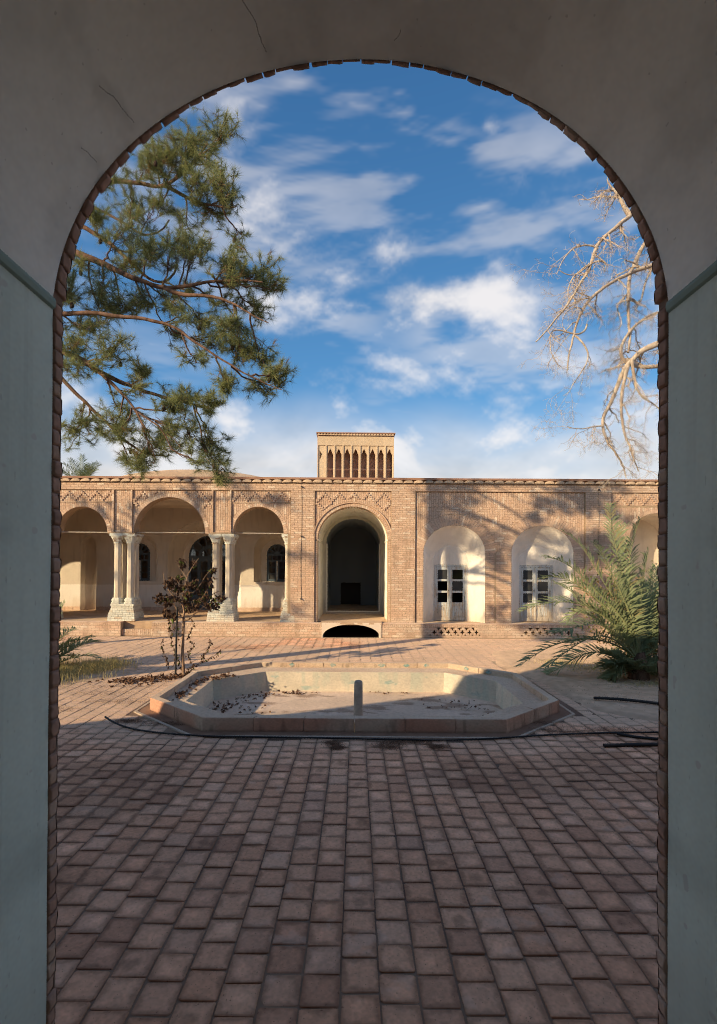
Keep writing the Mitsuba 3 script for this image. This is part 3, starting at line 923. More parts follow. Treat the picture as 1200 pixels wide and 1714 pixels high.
top[1][:, 1] = YP - .036 + ed.clip(0) + .004
slab.add(*loft(np.array(top)))
put('threshold', slab.ply('m_mud', smooth=30), house, label='worn earthen threshold above the basement arch')
# vents: dark hollow behind the lattice
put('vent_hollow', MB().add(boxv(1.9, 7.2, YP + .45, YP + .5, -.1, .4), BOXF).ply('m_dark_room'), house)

# bricks: those that show largest are parts, the others one part
scale = lambda b: b[2] * (1.0 if -8.0 < b[3] < 6.2 and b[4] > .40 and not (b[3] < -3 and b[4] > 4.3) else .01)
order = sorted(range(len(bricks)), key=lambda i: -scale(bricks[i]))
mass = MB()
for n_, i in enumerate(order):
    v, f, *_ = bricks[i]
    if n_ < 290:
        put('brick', mikit.ply((v, f), 'm_brick', uv=np.full((len(v), 2), 4.0 * i + 1)), house)
    else:
        mass.add(v, f, (4.0 * i + 1, 0))
put('brickwork', mass.ply('m_brick', uv=True), house, kind='stuff')

# cornice: brick cap, a row of half-round tile ends leaning to one side, a thin bed course
m = MB().add(boxv(XA, XB, Y0 - .075, YI + .1, 4.845, 4.905), BOXF)
put('cornice_cap', m.ply('m_cap' if 'm_cap' in scene else 'm_mortar'), house)
m = MB().add(boxv(XA, XB, Y0 - .018, YI + .1, ZT, 4.745), BOXF)
m.add(boxv(XA, XB, Y0 + .03, YI + .1, 4.746, 4.843), BOXF)
put('cornice_bed', m.ply('m_mortar'), house)


def scallop(w, h, d, seed):
    """A half-round tile end, thick, a little skewed."""
    a = np.linspace(0, np.pi, 11)
    o = np.stack([w / 2 * np.cos(a), h * np.sin(a) ** .8], 1)
    o[:, 0] += .30 * o[:, 1]
    n_ = len(o)
    rows = []
    for y, s in ((-.004, .82), (.014, 1.0), (d, 1.0)):
        q = o * [s, s] + [0, 0]
        rows.append(np.column_stack([q[:, 0], np.full(n_, y), q[:, 1]]))
    v, f = loft(np.array(rows))
    f = np.vstack([f[:, [0, 1, 2]], f[:, [0, 2, 3]]])
    v = np.vstack([v, [[.02, -.008, h * .35]]])
    i = np.arange(n_ - 1)
    return v, np.vstack([f, np.stack([i + 1, i, i * 0 + len(v) - 1], 1), [[0, n_ - 1, len(v) - 1]]])


scene['m_cap'] = pbr(mikit.proc(lambda p, n, uv: mix((.30, .16, .115), (.38, .235, .165), fbm(p[0] * 5, p[1] * 5, p[2] * 9, 3))), .95, .1)
scene['courtyard_house__cornice_cap']['bsdf'] = {'type': 'ref', 'id': 'm_cap'}
scene['m_tile'] = pbr(mikit.proc(brick_fn((.60, .45, .32), (.52, .38, .26), (.64, .50, .38), (.4, .3, .22))), .9, .2)
tile_shapes = []
for k in range(4):
    v, f = scallop(.30, .096, .10, k)
    v = v + .006 * (np.stack([meshkit.noise(v * 20 + 5 * k, s) for s in range(3)], -1) - .5)
    tile_shapes.append(mikit.ply((v, f), 'm_tile', smooth=50, ))
i = 0
x = XA + .15
while x < XB - .1:
    put('cornice_tile', {**tile_shapes[i % 4], 'to_world': T().translate([x, Y0 - .062 - .012 * brand.random(), 4.748]).rotate([0, 1, 0], float(6 * (brand.random() - .5)))}, house)
    x += .312
    i += 1
# roof behind the cornice, and its low domes
put('roof', box_mesh(XW, XB, YI - .02, 25, 4.46, 4.70).ply('m_mud'), house)


def dome(cx, cy, rx, ry, h, z):
    a, b = np.linspace(0, 2 * np.pi, 65)[:-1], np.linspace(0, 1, 14)
    rows = []
    for t in b:
        rr_, zz_ = 1 - t ** 1.6, np.sqrt(1 - (1 - t ** 1.6) ** 2.0) if t < 1 else 1
        p = np.column_stack([cx + rx * rr_ * np.cos(a), cy + ry * rr_ * np.sin(a), np.full(64, z + h * zz_)])
        p[:, 2] += .05 * (nfbm(p * 1.1, 3, 5) - .5) * (zz_ > .02)
        rows.append(p)
    return loft(np.array(rows), closed=True)


put('dome', mikit.ply(dome(-6.35, 21.4, 4.6, 3.6, 1.30, 4.66), 'm_mud', smooth=True), house, label='low mud plastered dome on the roof above the left arcade')

# ---- arcade: columns, tie rods, back wall
scene['m_column'] = pbr(mikit.proc(plaster_fn((.63, .57, .465), (.56, .475, .37), .22)), .9, .2)


def capital_fn(p, n, uv):
    c = mix((.66, .665, .59), (.56, .56, .495), fbm(p[0] * 9, p[1] * 9, p[2] * 9, 3))
    return mix(c, (.34, .25, .18), smoothstep(.56, .70, fbm(p[0] * 6 + 3, p[1] * 6, p[2] * 14, 4)))


scene['m_capital'] = pbr(mikit.proc(capital_fn), .85, .2)
scene['m_green_brick'] = pbr(mikit.proc(brick_fn((.66, .665, .59), (.56, .56, .495), (.56, .47, .37), (.36, .29, .22))), .85, .2)


def octo(cx, cy, r_, z0, z1, r1=None, k=.41):
    r1 = r_ if r1 is None else r1
    o = np.array([(-k, -1), (k, -1), (1, -k), (1, k), (k, 1), (-k, 1), (-1, k), (-1, -k)])
    zs_ = np.linspace(z0, z1, 2)
    v = np.vstack([np.column_stack([cx + o[:, 0] * a, cy + o[:, 1] * a, np.full(8, z_)]) for z_, a in zip(zs_, (r_, r1))])
    i = np.arange(8)
    f = [[0, 7, 6, 5], [0, 5, 4, 3], [0, 3, 2, 1], [8, 9, 10, 11], [8, 11, 12, 13], [8, 13, 14, 15]]
    return v, np.vstack([np.stack([i, (i + 1) % 8, 8 + (i + 1) % 8, 8 + i], 1), f])


def column(cx, cy, half=False):
    c_ = put('column', MB().add(*octo(cx, cy, .105, 1.14, 2.86, .101)).ply('m_column'), house)
    m = MB().add(*octo(cx, cy, .125, 2.84, 2.87))
    m.add(*octo(cx, cy, .108, 2.872, 3.06, .185, .62)).add(boxv(cx - .19, cx + .19, cy - .19, cy + .19, 3.062, 3.148), BOXF)
    put('capital', m.ply('m_capital'), c_)
    m = MB()
    for z0_, z1_, a in ((.965, 1.01, .165), (1.012, 1.045, .14), (1.047, 1.10, .155), (1.102, 1.14, .13)):
        m.add(*octo(cx, cy, a, z0_, z1_, k=.62), (4.0 * brand.integers(900), 0))
    put('neck', m.ply('m_green_brick', uv=True), c_)


def pedestal(x0, x1, y0, y1):
    b = put('pedestal', box_mesh(x0 + .02, x1 - .02, y0 + .02, y1 - .02, ZFL, .96).ply('m_capital'), house, label=None)
    m, z = MB(), ZFL
    i = 0
    for grow in (.075, .07, .062, .055, .035, .01, -.005, .018):
        z1_ = z + .066
        x = x0 - grow + (0 if i % 2 else -.11)
        while x < x1 + grow:
            a, c_ = max(x, x0 - grow), min(x + .22, x1 + grow) - .008
            if c_ - a > .03:
                m.add(boxv(a, c_, y0 - grow - .003 * brand.random(), y1 + grow, z + .003, z1_ - .005), BOXF, (4.0 * brand.integers(900), 0))
            x += .22
        z = z1_
        i += 1
    put('course', m.ply('m_green_brick', uv=True), b)


for a, b in ((-7.44, -7.04), (-4.37, -3.97)):
    for cy in (16.30, 16.62):
        for cx in (a, b):
            column(cx, cy)
    pedestal(a - .15, b + .15, 16.16, 16.76)
column(-2.10, 16.30)
column(-2.10, 16.62)
pedestal(-2.25, -1.95, 16.16, 16.76)
column(-9.72, 16.30)
pedestal(-9.9, -9.5, 16.16, 16.76)
for k_ in [k_ for k_ in labels if labels[k_].get('label', 1) is None]:
    del labels[k_]['label']
scene['m_iron'] = pbr((.55, .50, .44), .6, .4)
scene['m_black'] = pbr(mikit.proc(lambda p, n, uv: mix((.025, .025, .027), (.13, .10, .08), smoothstep(.45, .7, fbm(p[0] * 6, p[1] * 6, p[2] * 6, 3)) * smoothstep(.2, .9, n[2]))), .65, .3)
for a, b, z in ((-9.3, -7.6, 3.19), (-6.88, -4.55, 3.19), (-3.8, -2.2, 3.19)):
    v, f = tube([[a, 16.36, z], [b, 16.36, z]], .011, 6)
    put('tie_rod', mikit.ply((v, f), 'm_iron', smooth=50), house)

YW = 19.90
lw = sbox(-18, .30, -1.5, 4.47)
rec_C, rec_L = arch(-3.06, .83, 1.55, 2.75, .68, 30), arch(-8.42, .83, 1.55, 2.75, .68, 30)
rec_B = arch(-5.79, 1.40, .30, 2.55, 1.33, 36)
rec_A = arch(-10.22, .30, .40, 2.95, .30, 20)
back = lw.difference(unary_union([rec_C, rec_L, rec_B, rec_A]))
put('arcade_wall', mikit.ply(extr(back, YW, YW + .12), 'm_arcade'), house, label='cream plaster back wall of the left arcade')


def reveal(c0, h0, z0, zs0, r0, y0, c1, h1, z1, zs1, r1, y1, n=30, steps=8, bsdf='m_arcade', rounded=0.0, floor=True):
    """A plastered splay between the arched outline at y0 and a smaller one at y1."""
    a, b = arch_pts(c0, h0, z0, zs0, r0, n), arch_pts(c1, h1, z1, zs1, r1, n)
    rows = []
    for t in np.linspace(0, 1, steps):
        s = t ** (1 + rounded)
        q = a + (b - a) * s
        rows.append(np.column_stack([q[:, 0], np.full(len(q), y0 + (y1 - y0) * (1 - (1 - t) ** (1 + rounded))), q[:, 1]]))
    v, f = loft(np.array(rows))
    m = MB().add(v, f)
    if floor:
        m.add([(c0 - h0, y0, z0), (c0 + h0, y0, z0), (c1 + h1, y1, z1), (c1 - h1, y1, z1)], [[0, 1, 2, 3]])
    return put('reveal', m.ply(bsdf, smooth=45), house)


reveal(-3.06, .83, 1.55, 2.75, .68, YW + .004, -3.06, .62, 1.552, 2.60, .60, 20.30)
reveal(-8.42, .83, 1.55, 2.75, .68, YW + .004, -8.42, .62, 1.552, 2.60, .60, 20.30)
reveal(-5.79, 1.40, .42, 2.55, 1.33, YW + .004, -5.79, 1.0, .425, 2.45, 1.1, 20.55)
reveal(-10.22, .30, .42, 2.95, .30, YW + .004, -10.22, .29, .425, 2.95, .29, 20.25)
win = arch(0, .40, 1.56, 2.62, .40, 24)
dr_o = arch(0, .80, .40, 2.50, .85, 30)
recess = MB()
recess.add(*extr(arch(-3.06, .66, 1.5, 2.60, .64, 24).difference(affinity.translate(win, -3.06, 0)), 20.295, 20.36))
recess.add(*extr(arch(-8.42, .66, 1.5, 2.60, .64, 24).difference(affinity.translate(win, -8.42, 0)), 20.295, 20.36))
recess.add(*extr(arch(-5.79, 1.05, .40, 2.45, 1.15, 24).difference(affinity.translate(dr_o, -5.79, 0)), 20.545, 20.62))
recess.add(*extr(arch(-10.22, .33, .40, 2.95, .33, 24), 20.245, 20.30))
put('recess_back', recess.ply('m_arcade'), house)
m = MB()
for i, x in enumerate(np.arange(-18, -1.6, .30)):
    if -7.2 < x + .15 < -4.35 or -10.6 < x + .15 < -9.85:
        continue
    put('skirting_brick', MB().add(boxv(x, x + .285, YW - .022 - .004 * brand.random(), YW, ZFL, .575), BOXF, (4.0 * i, 0)).ply('m_brick', uv=True), house)
put('ceiling', box_mesh(-18.2, 1.5, YI - .3, 20.4, 4.36, 4.455).ply('m_plaster'), house)
m = MB().add(boxv(-1.70, -1.5, YI - .35, 20, .3, 4.36), BOXF).add(boxv(-2.08, -1.7, YI - .02, YI + .12, .3, 4.36), BOXF)
m.add(boxv(-18.1, -18, 16, 20, .3, 4.4), BOXF)
put('end_wall', m.ply('m_arcade'), house)
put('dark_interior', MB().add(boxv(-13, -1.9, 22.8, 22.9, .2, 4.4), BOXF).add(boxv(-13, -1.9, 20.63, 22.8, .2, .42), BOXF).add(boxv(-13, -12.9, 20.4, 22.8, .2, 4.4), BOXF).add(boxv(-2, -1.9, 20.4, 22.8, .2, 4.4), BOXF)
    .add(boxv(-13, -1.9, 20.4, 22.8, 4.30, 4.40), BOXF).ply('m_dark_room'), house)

# ---- windows and doors
scene['m_blue_frame'] = pbr(mikit.proc(lambda p, n, uv: mix((.075, .105, .135), (.05, .07, .09), fbm(p[0] * 12, p[1] * 12, p[2] * 12, 3))), .6, .4)
scene['m_glass'] = {'type': 'thindielectric', 'int_ior': 1.5}
scene['m_dusty_glass'] = {'type': 'blendbsdf', 'weight': .16, 'a': {'type': 'thindielectric', 'int_ior': 1.5}, 'b': {'type': 'twosided', 'bsdf': {'type': 'diffuse', 'reflectance': {'type': 'rgb', 'value': [.32, .34, .36]}}}}


def weathered_fn(p, n, uv):
    c = mix((.56, .60, .60), (.46, .50, .52), fbm(p[0] * 3, p[1] * 3, p[2] * 3, 3))
    s = fbm(p[0] * 45, p[1] * 10, p[2] * 3, 4)
    wear = smoothstep(.52, .66, s + .22 * smoothstep(1.15, .5, p[2]))
    c = mix(c, (.46, .36, .26), .8 * wear)
    return mix(c, (.14, .12, .10), .5 * smoothstep(.66, .74, fbm(p[0] * 20, p[1] * 20, p[2] * 5, 3)))


scene['m_old_paint'] = pbr(mikit.proc(weathered_fn), .8, .25)


def pane_at(holder, poly, y, dusty=False):
    for q in polys(poly):
        v, f = trimesh.creation.triangulate_polygon(q, engine='earcut')
        put('pane', mikit.ply((np.column_stack([v[:, 0], np.full(len(v), y), v[:, 1]]), f), 'm_dusty_glass' if dusty else 'm_glass'), holder)


def framed(name, outer, openings, y, thick, bsdf, label, dusty=(), missing=()):
    o = put(name, mikit.ply(extr(outer.difference(unary_union(openings)), y, y + thick), bsdf), house, label=label)
    for i, q in enumerate(openings):
        if i not in missing:
            pane_at(o, q.buffer(.003), y + thick * .55, i in dusty)
    return o


def fan(cx, zs, half, rise, n, inner, t=.03):
    """Panes of a fanlight."""
    out = []
    a = np.linspace(np.pi, 0, n + 1)
    for i in range(n):
        u = np.linspace(a[i] - t / half, a[i + 1] + t / half, 8)
        out.append(Polygon([(cx + (half - .05) * math.cos(q), zs + t + (rise - .05 - t) * math.sin(q)) for q in u] +
                           [(cx + inner * math.cos(q), zs + t + inner * rise / half * math.sin(q)) for q in u[::-1]]))
    return out


for cx in (-3.06, -8.42):
    ops = fan(cx, 2.60, .40, .42, 5, .12)
    for i in range(4):
        ops.append(sbox(cx - .345 + i * .175, 2.40, cx - .345 + i * .175 + .15, 2.57))
    for s in (-1, 1):
        for i in range(3):
            a, b = sorted((cx + s * .07, cx + s * .31))
            ops.append(sbox(a, 1.66 + i * .235, b, 1.66 + i * .235 + .205))
    w = framed('window', affinity.translate(win, cx, 0), ops, 20.30, .05, 'm_blue_frame', 'dark blue arched window in the arcade, %s' % ('right of the arched door' if cx > -5 else 'left of the arched door'), dusty=(0, 2, 5, 9))
    put('meeting_rail', box_mesh(cx - .03, cx + .03, 20.285, 20.30, 1.60, 2.37).ply('m_old_paint'), w)
cx = -5.79
ops = fan(cx, 2.50, .80, .85, 7, .42) + fan(cx, 2.50, .38, .40, 3, .06)
for s in (-1, 1):
    for i in range(3):
        a, b = sorted((cx + s * .06, cx + s * .34))
        ops.append(sbox(a, 1.18 + i * .40, b, 1.18 + i * .40 + .36))
    a, b = sorted((cx + s * .46, cx + s * .72))
    for i in range(3):
        ops.append(sbox(a, 1.18 + i * .40, b, 1.18 + i * .40 + .36))
framed('arched_door', affinity.translate(dr_o, cx, 0).intersection(sbox(-9, ZFL, 0, 5)), ops, 20.56, .06, 'm_blue_frame', 'dark blue arched door with a fanlight at the back of the arcade', dusty=(1, 3, 8))

for cx, tag in ((3.07, 'left'), (5.81, 'right')):
    yd = 16.66
    reveal(cx, .96, .40, 2.60, .86, YR + .002, cx - .02, .56, .405, 2.28, .56, yd, 34, 12, 'm_white_plaster', .35)
    door_hole = sbox(cx - .56, .3, cx + .52, 2.235)
    put('niche_back', mikit.ply(extr(arch(cx - .02, .59, .40, 2.28, .59, 30).difference(door_hole), yd - .004, yd + .10), 'm_white_plaster'), house)
    x0, x1 = cx - .555, cx + .515
    mid_ = (x0 + x1) / 2 - .01
    fr = sbox(x0, .435, x1, 2.23).difference(sbox(x0 + .06, .40, x1 - .06, 2.175))
    d = put('door', mikit.ply(extr(fr, yd + .01, yd + .09), 'm_old_paint'), house, label='weathered pale blue double door with six panes in the %s niche' % tag)
    for s, (a, b) in enumerate(((x0 + .062, mid_ - .004), (mid_ + .004, x1 - .062))):
        pa, pb = a + .065, b - (.085 if s == 0 else .07)
        zz_ = [(1.03, 1.335), (1.40, 1.71), (1.775, 2.075)]
        ops = [sbox(pa, q, pb, w_) for q, w_ in zz_]
        low = sbox(pa, .545, pb, .93)
        y_ = yd + (.028 if s == 0 else .034)
        lf = put('leaf', mikit.ply(extr(sbox(a, .445, b, 2.17).difference(unary_union(ops + [low])), y_, y_ + .045), 'm_old_paint'), d)
        m = MB().add(*extr(low.buffer(.002), y_ + .02, y_ + .03))
        v, f = bevel_box(pa + .035, pb - .035, y_ + .008, y_ + .022, .585, .89, .012)
        m.add(v, f)
        put('panel', m.ply('m_old_paint'), d)
        for i, q in enumerate(ops):
            if (s, i) in ((0, 1), (1, 0)) and tag == 'left':
                continue
            v, f = trimesh.creation.triangulate_polygon(q.buffer(.003), engine='earcut')
            put('pane', mikit.ply((np.column_stack([v[:, 0], np.full(len(v), y_ + .028), v[:, 1]]), f), 'm_dusty_glass' if (s, i) in ((0, 2), (1, 1)) or tag == 'right' else 'm_glass'), d)
    put('astragal', MB().add(*bevel_box(mid_ - .032, mid_ + .022, yd + .008, yd + .036, .45, 2.165, .006)).ply('m_old_paint'), d)
    put('lock', MB().add(*tube([[mid_ - .05, yd + .03, 1.42], [mid_ - .05, yd - .01, 1.42]], .014, 8)).ply('m_black'), d)
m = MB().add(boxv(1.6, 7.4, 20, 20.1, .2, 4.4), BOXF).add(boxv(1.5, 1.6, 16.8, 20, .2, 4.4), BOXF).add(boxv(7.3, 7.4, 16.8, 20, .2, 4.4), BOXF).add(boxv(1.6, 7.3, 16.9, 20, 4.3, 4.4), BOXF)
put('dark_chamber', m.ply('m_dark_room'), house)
# right arcade niche
reveal(9.36, .85, .40, 3.05, .82, YR + .002, 9.36, .80, .405, 3.0, .78, 17.3, 34, 8, 'm_arcade', 0)
put('niche_back', mikit.ply(extr(arch(9.36, .86, .3, 3.0, .84, 30), 17.295, 17.4), 'm_arcade'), house)
put('niche_back', mikit.ply(extr(arch(11.9, .9, .3, 3.05, .9, 30), 16.9, 17.0), 'm_plaster'), house)

# ---- the deep central recess
c, h, zs, ri = -.09, 1.09, 3.0, 1.02


def vault_piece(h_, ri_, y0, y1, bsdf, name, n=40):
    pts = arch_pts(c, h_, ZFL, zs, ri_, n)
    rows = [np.column_stack([pts[:, 0], np.full(len(pts), y), pts[:, 1]]) for y in np.linspace(y0, y1, 8)]
    return put(name, mikit.ply(loft(np.array(rows)), bsdf, smooth=45), house)


vault_piece(h + .012, ri, YR + .003, 19.1, 'm_grey_plaster', 'recess_vault')
for s in (-1, 1):
    x = c + s * (h + .012)
    put('spring_ledge', MB().add(boxv(min(x, x - s * .022), max(x, x - s * .022), YR + .01, 19.09, zs - .03, zs + .012), BOXF).ply('m_grey_plaster'), house)
inner = arch(c, h - .10, ZFL + .07, zs, ri - .10, 40)
wall_in = arch(c, h + .05, .3, zs, ri + .05, 40).difference(inner)
put('inner_arch', mikit.ply(extr(wall_in, 19.10, 19.16), 'm_grey_plaster'), house)
frame_ = inner.intersection(sbox(-3, .3, 3, zs)).difference(sbox(c - h + .152, ZFL + .105, c + h - .14, zs + 1))
scene['m_white_paint'] = pbr((.80, .79, .74), .6, .35)
put('opening_frame', mikit.ply(extr(frame_, 19.06, 19.14), 'm_white_paint'), house, label='narrow white painted frame around the dark opening')
vault_piece(h - .05, ri - .05, 19.16, 23.5, 'm_inner_room', 'inner_vault')
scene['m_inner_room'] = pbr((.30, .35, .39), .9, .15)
fp = sbox(c - .57, .43, c + .33, 1.44)
put('far_wall', mikit.ply(extr(arch(c, h + .1, .3, zs, ri + .1, 40).difference(fp), 23.5, 23.56), 'm_inner_room'), house)
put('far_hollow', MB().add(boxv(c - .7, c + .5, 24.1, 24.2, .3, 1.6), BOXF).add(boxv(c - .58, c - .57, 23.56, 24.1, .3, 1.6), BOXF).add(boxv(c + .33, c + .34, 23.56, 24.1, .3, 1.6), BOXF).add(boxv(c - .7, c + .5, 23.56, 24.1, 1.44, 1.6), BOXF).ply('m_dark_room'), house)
put('recess_floor', MB().add(boxv(c - h - .1, c + h + .1, Y0 + .3, 24.1, .30, ZFL + .001), BOXF).ply('m_mud'), house)
m = MB()
for b in ((-1.7, -1.3, YI, 24, .2, 4.45), (1.15, 1.5, YI, 24, .2, 4.45), (-1.7, 1.5, 24.2, 24.4, .2, 4.45)):
    m.add(boxv(*b), BOXF)
put('side_wall', m.ply('m_dark_room'), house)

# ------------------------------------------------------------------ wind tower on the roof
tower = thing('wind_tower', 'tan plastered wind catcher with a row of pointed slots rising behind the roof', 'wind tower')
W_, H_ = 3.62, 2.30
zt0 = 6.05
M_ = T().translate([-.02, 24.6, 0]).rotate([0, 0, 1], 1.0)


def tput(name, mesh_dict, parent=tower, **tags):
    return put(name, {**mesh_dict, 'to_world': M_}, parent, **tags)


slots = []
pitch = .402
for i in range(9):
    cx = -W_ / 2 + .20 + i * pitch
    w2 = .135
    z0, z1 = zt0 - 1.0, zt0 + 1.72
    slots.append(Polygon([(cx - w2, z0), (cx - w2, z1 - .26), (cx - w2 * .55, z1 - .16), (cx - w2 * .45, z1 - .10), (cx, z1), (cx + w2 * .45, z1 - .10), (cx + w2 * .55, z1 - .16), (cx + w2, z1 - .26), (cx + w2, z0)]))
face = sbox(-W_ / 2, zt0 - 1.5, W_ / 2, zt0 + H_)
deep = [s for i, s in enumerate(slots) if i not in (0,)]
panel = [sbox(s.bounds[0] - .035, zt0 - 1, s.bounds[2] + .035, zt0 + 1.86) for s in slots]
tput('front_face', mikit.ply(extr(face.difference(unary_union(panel)), 0, .18), 'm_tower'))
for i, s in enumerate(slots):
    p = panel[i].difference(s) if i else panel[i].difference(Polygon([(-1.71, zt0 + 1.62), (-1.60, zt0 + 1.45), (-1.66, zt0 + 1.25), (-1.71, zt0 + 1.2)]))
    tput('slot_arch', mikit.ply(extr(p, .05, .17), 'm_tower'))
m = MB()
for i in range(10):
    x = -W_ / 2 + .0 + i * pitch
    m.add(boxv(x - .02, x + .02, .17, .6, zt0 - 1.5, zt0 + H_ - .05), BOXF)
tput('fin', m.ply('m_tower_dark'))
tput('body', MB().add(boxv(-W_ / 2 - .001, -W_ / 2 + .14, .18, 2.4, zt0 - 1.5, zt0 + H_), BOXF).add(boxv(W_ / 2 - .06, W_ / 2 + .001, .18, 2.4, zt0 - 1.5, zt0 + H_), BOXF).add(boxv(-W_ / 2, W_ / 2, 2.4, 2.55, zt0 - 1.5, zt0 + H_), BOXF).add(boxv(-W_ / 2, W_ / 2, .18, 2.5, zt0 + H_ - .12, zt0 + H_ - .01), BOXF).ply('m_tower'))
tput('inner_wall', MB().add(boxv(-W_ / 2 + .1, W_ / 2 - .1, .60, .7, zt0 - 1.5, zt0 + H_ - .05), BOXF).ply('m_tower_dark'))
v, f = tube([[-W_ / 2 + .3, .30, zt0 + .78], [W_ / 2 - .1, .30, zt0 + .78]], .032, 6)
tput('beam', mikit.ply((v, f), 'm_tower_dark', smooth=40))
tput('cap', MB().add(boxv(-W_ / 2 - .06, W_ / 2 + .06, -.10, 2.6, zt0 + H_ + .115, zt0 + H_ + .16), BOXF).add(boxv(-W_ / 2 - .02, W_ / 2 + .02, -.02, 2.5, zt0 + H_ - .002, zt0 + H_ + .02), BOXF).ply('m_cap'))
tput('cap_bed', MB().add(boxv(-W_ / 2, W_ / 2, .05, 2.5, zt0 + H_ + .02, zt0 + H_ + .115), BOXF).ply('m_tower_dark'))
for i in range(26):
    put('cornice_tile', {**tile_shapes[i % 4], 'to_world': M_ @ T().translate([-W_ / 2 + .06 + i * .14, -.075, zt0 + H_ + .022]).scale([.46, 1.0, .95])}, tower)

# ------------------------------------------------------------------ wires on the wall
scene['m_wire'] = pbr((.10, .085, .07), .6, .3)
for x, za, zb, lab in ((-1.68, 4.62, 1.15, 'thin cable down the brick pier left of the central arch'), (7.52, 4.58, 2.6, 'thin cable down the brick pier right of the niches')):
    w = thing('wall_cable', lab, 'cable')
    pts = [[x + .012 * math.sin(q * 2.1), Y0 - .013, q] for q in np.linspace(za, zb, 24)]
    v, f = tube(pts, .005, 5)
    put('wire', mikit.ply((v, f), 'm_wire', smooth=50), w)
    for z in (za, 3.09, zb) if x < 0 else (za, zb):
        v, f = tube([[x, Y0 - .001, z], [x, Y0 - .05, z], [x + .02, Y0 - .06, z - .02]], [.022, .026, .018], 8)
        put('insulator', mikit.ply((v, f), 'm_black', smooth=40), w)
# ------------------------------------------------------------------ plants: materials
def leafy(fn, trans=.7, rough=.6):
    return {'type': 'principledthin', 'base_color': mikit.proc(fn) if callable(fn) else col(fn), 'roughness': rough, 'diff_trans': trans, 'spec_trans': 0.0, 'eta': 1.4}


def needle_fn(p, n, uv):
    k, a, b = coded(uv)
    r = cell_rand(k, 3)
    c = mix((.195, .24, .115), (.39, .415, .185), r)
    c = mix(c, (.26, .135, .055), .8 * smoothstep(.955, .975, cell_rand(k, 7)))
    return c * (.75 + .45 * b)


def bark_fn(c0, c1, s=1.0):
    return lambda p, n, uv: mix(c0, c1, smoothstep(.35, .65, fbm(p[0] * 22 * s, p[1] * 22 * s, p[2] * 9 * s, 4))) * (.75 + .5 * fbm(p[0] * 60, p[1] * 60, p[2] * 30, 2))


scene['m_needle'] = leafy(needle_fn, .8, .5)
scene['m_pine_bark'] = pbr(mikit.proc(bark_fn((.10, .06, .044), (.19, .118, .088))), .95, .1)
scene['m_cone'] = pbr((.055, .036, .026), .9, .2)
scene['m_bare_bark'] = pbr(mikit.proc(bark_fn((.50, .425, .355), (.37, .295, .235))), .95, .1)
scene['m_palm_leaf'] = leafy(lambda p, n, uv: mix(mix((.21, .265, .145), (.33, .375, .22), cell_rand(coded(uv)[0], 3)), (.36, .30, .15), .75 * smoothstep(.93, .97, cell_rand(coded(uv)[0], 5))), .55, .38)
scene['m_rachis'] = pbr((.23, .245, .12), .6, .4)
scene['m_dead_leaf'] = leafy(lambda p, n, uv: mix(mix((.075, .046, .032), (.155, .098, .068), cell_rand(coded(uv)[0], 3)), (.12, .155, .045), smoothstep(.86, .9, cell_rand(coded(uv)[0], 5))), .25, .6)
scene['m_sapling_bark'] = pbr(mikit.proc(bark_fn((.36, .25, .175), (.25, .16, .11))), .9, .1)
scene['m_litter'] = leafy(lambda p, n, uv: mix((.095, .05, .035), (.20, .12, .08), cell_rand(coded(uv)[0], 3)), .2, .8)
scene['m_grass'] = leafy(lambda p, n, uv: mix((.42, .385, .17), (.70, .58, .30), cell_rand(coded(uv)[0], 3)), .7, .7)
scene['m_shrub_leaf'] = leafy(lambda p, n, uv: mix(mix((.10, .125, .045), (.19, .185, .065), cell_rand(coded(uv)[0], 3)), (.27, .16, .06), .8 * smoothstep(.78, .86, cell_rand(coded(uv)[0], 5))), .7, .6)

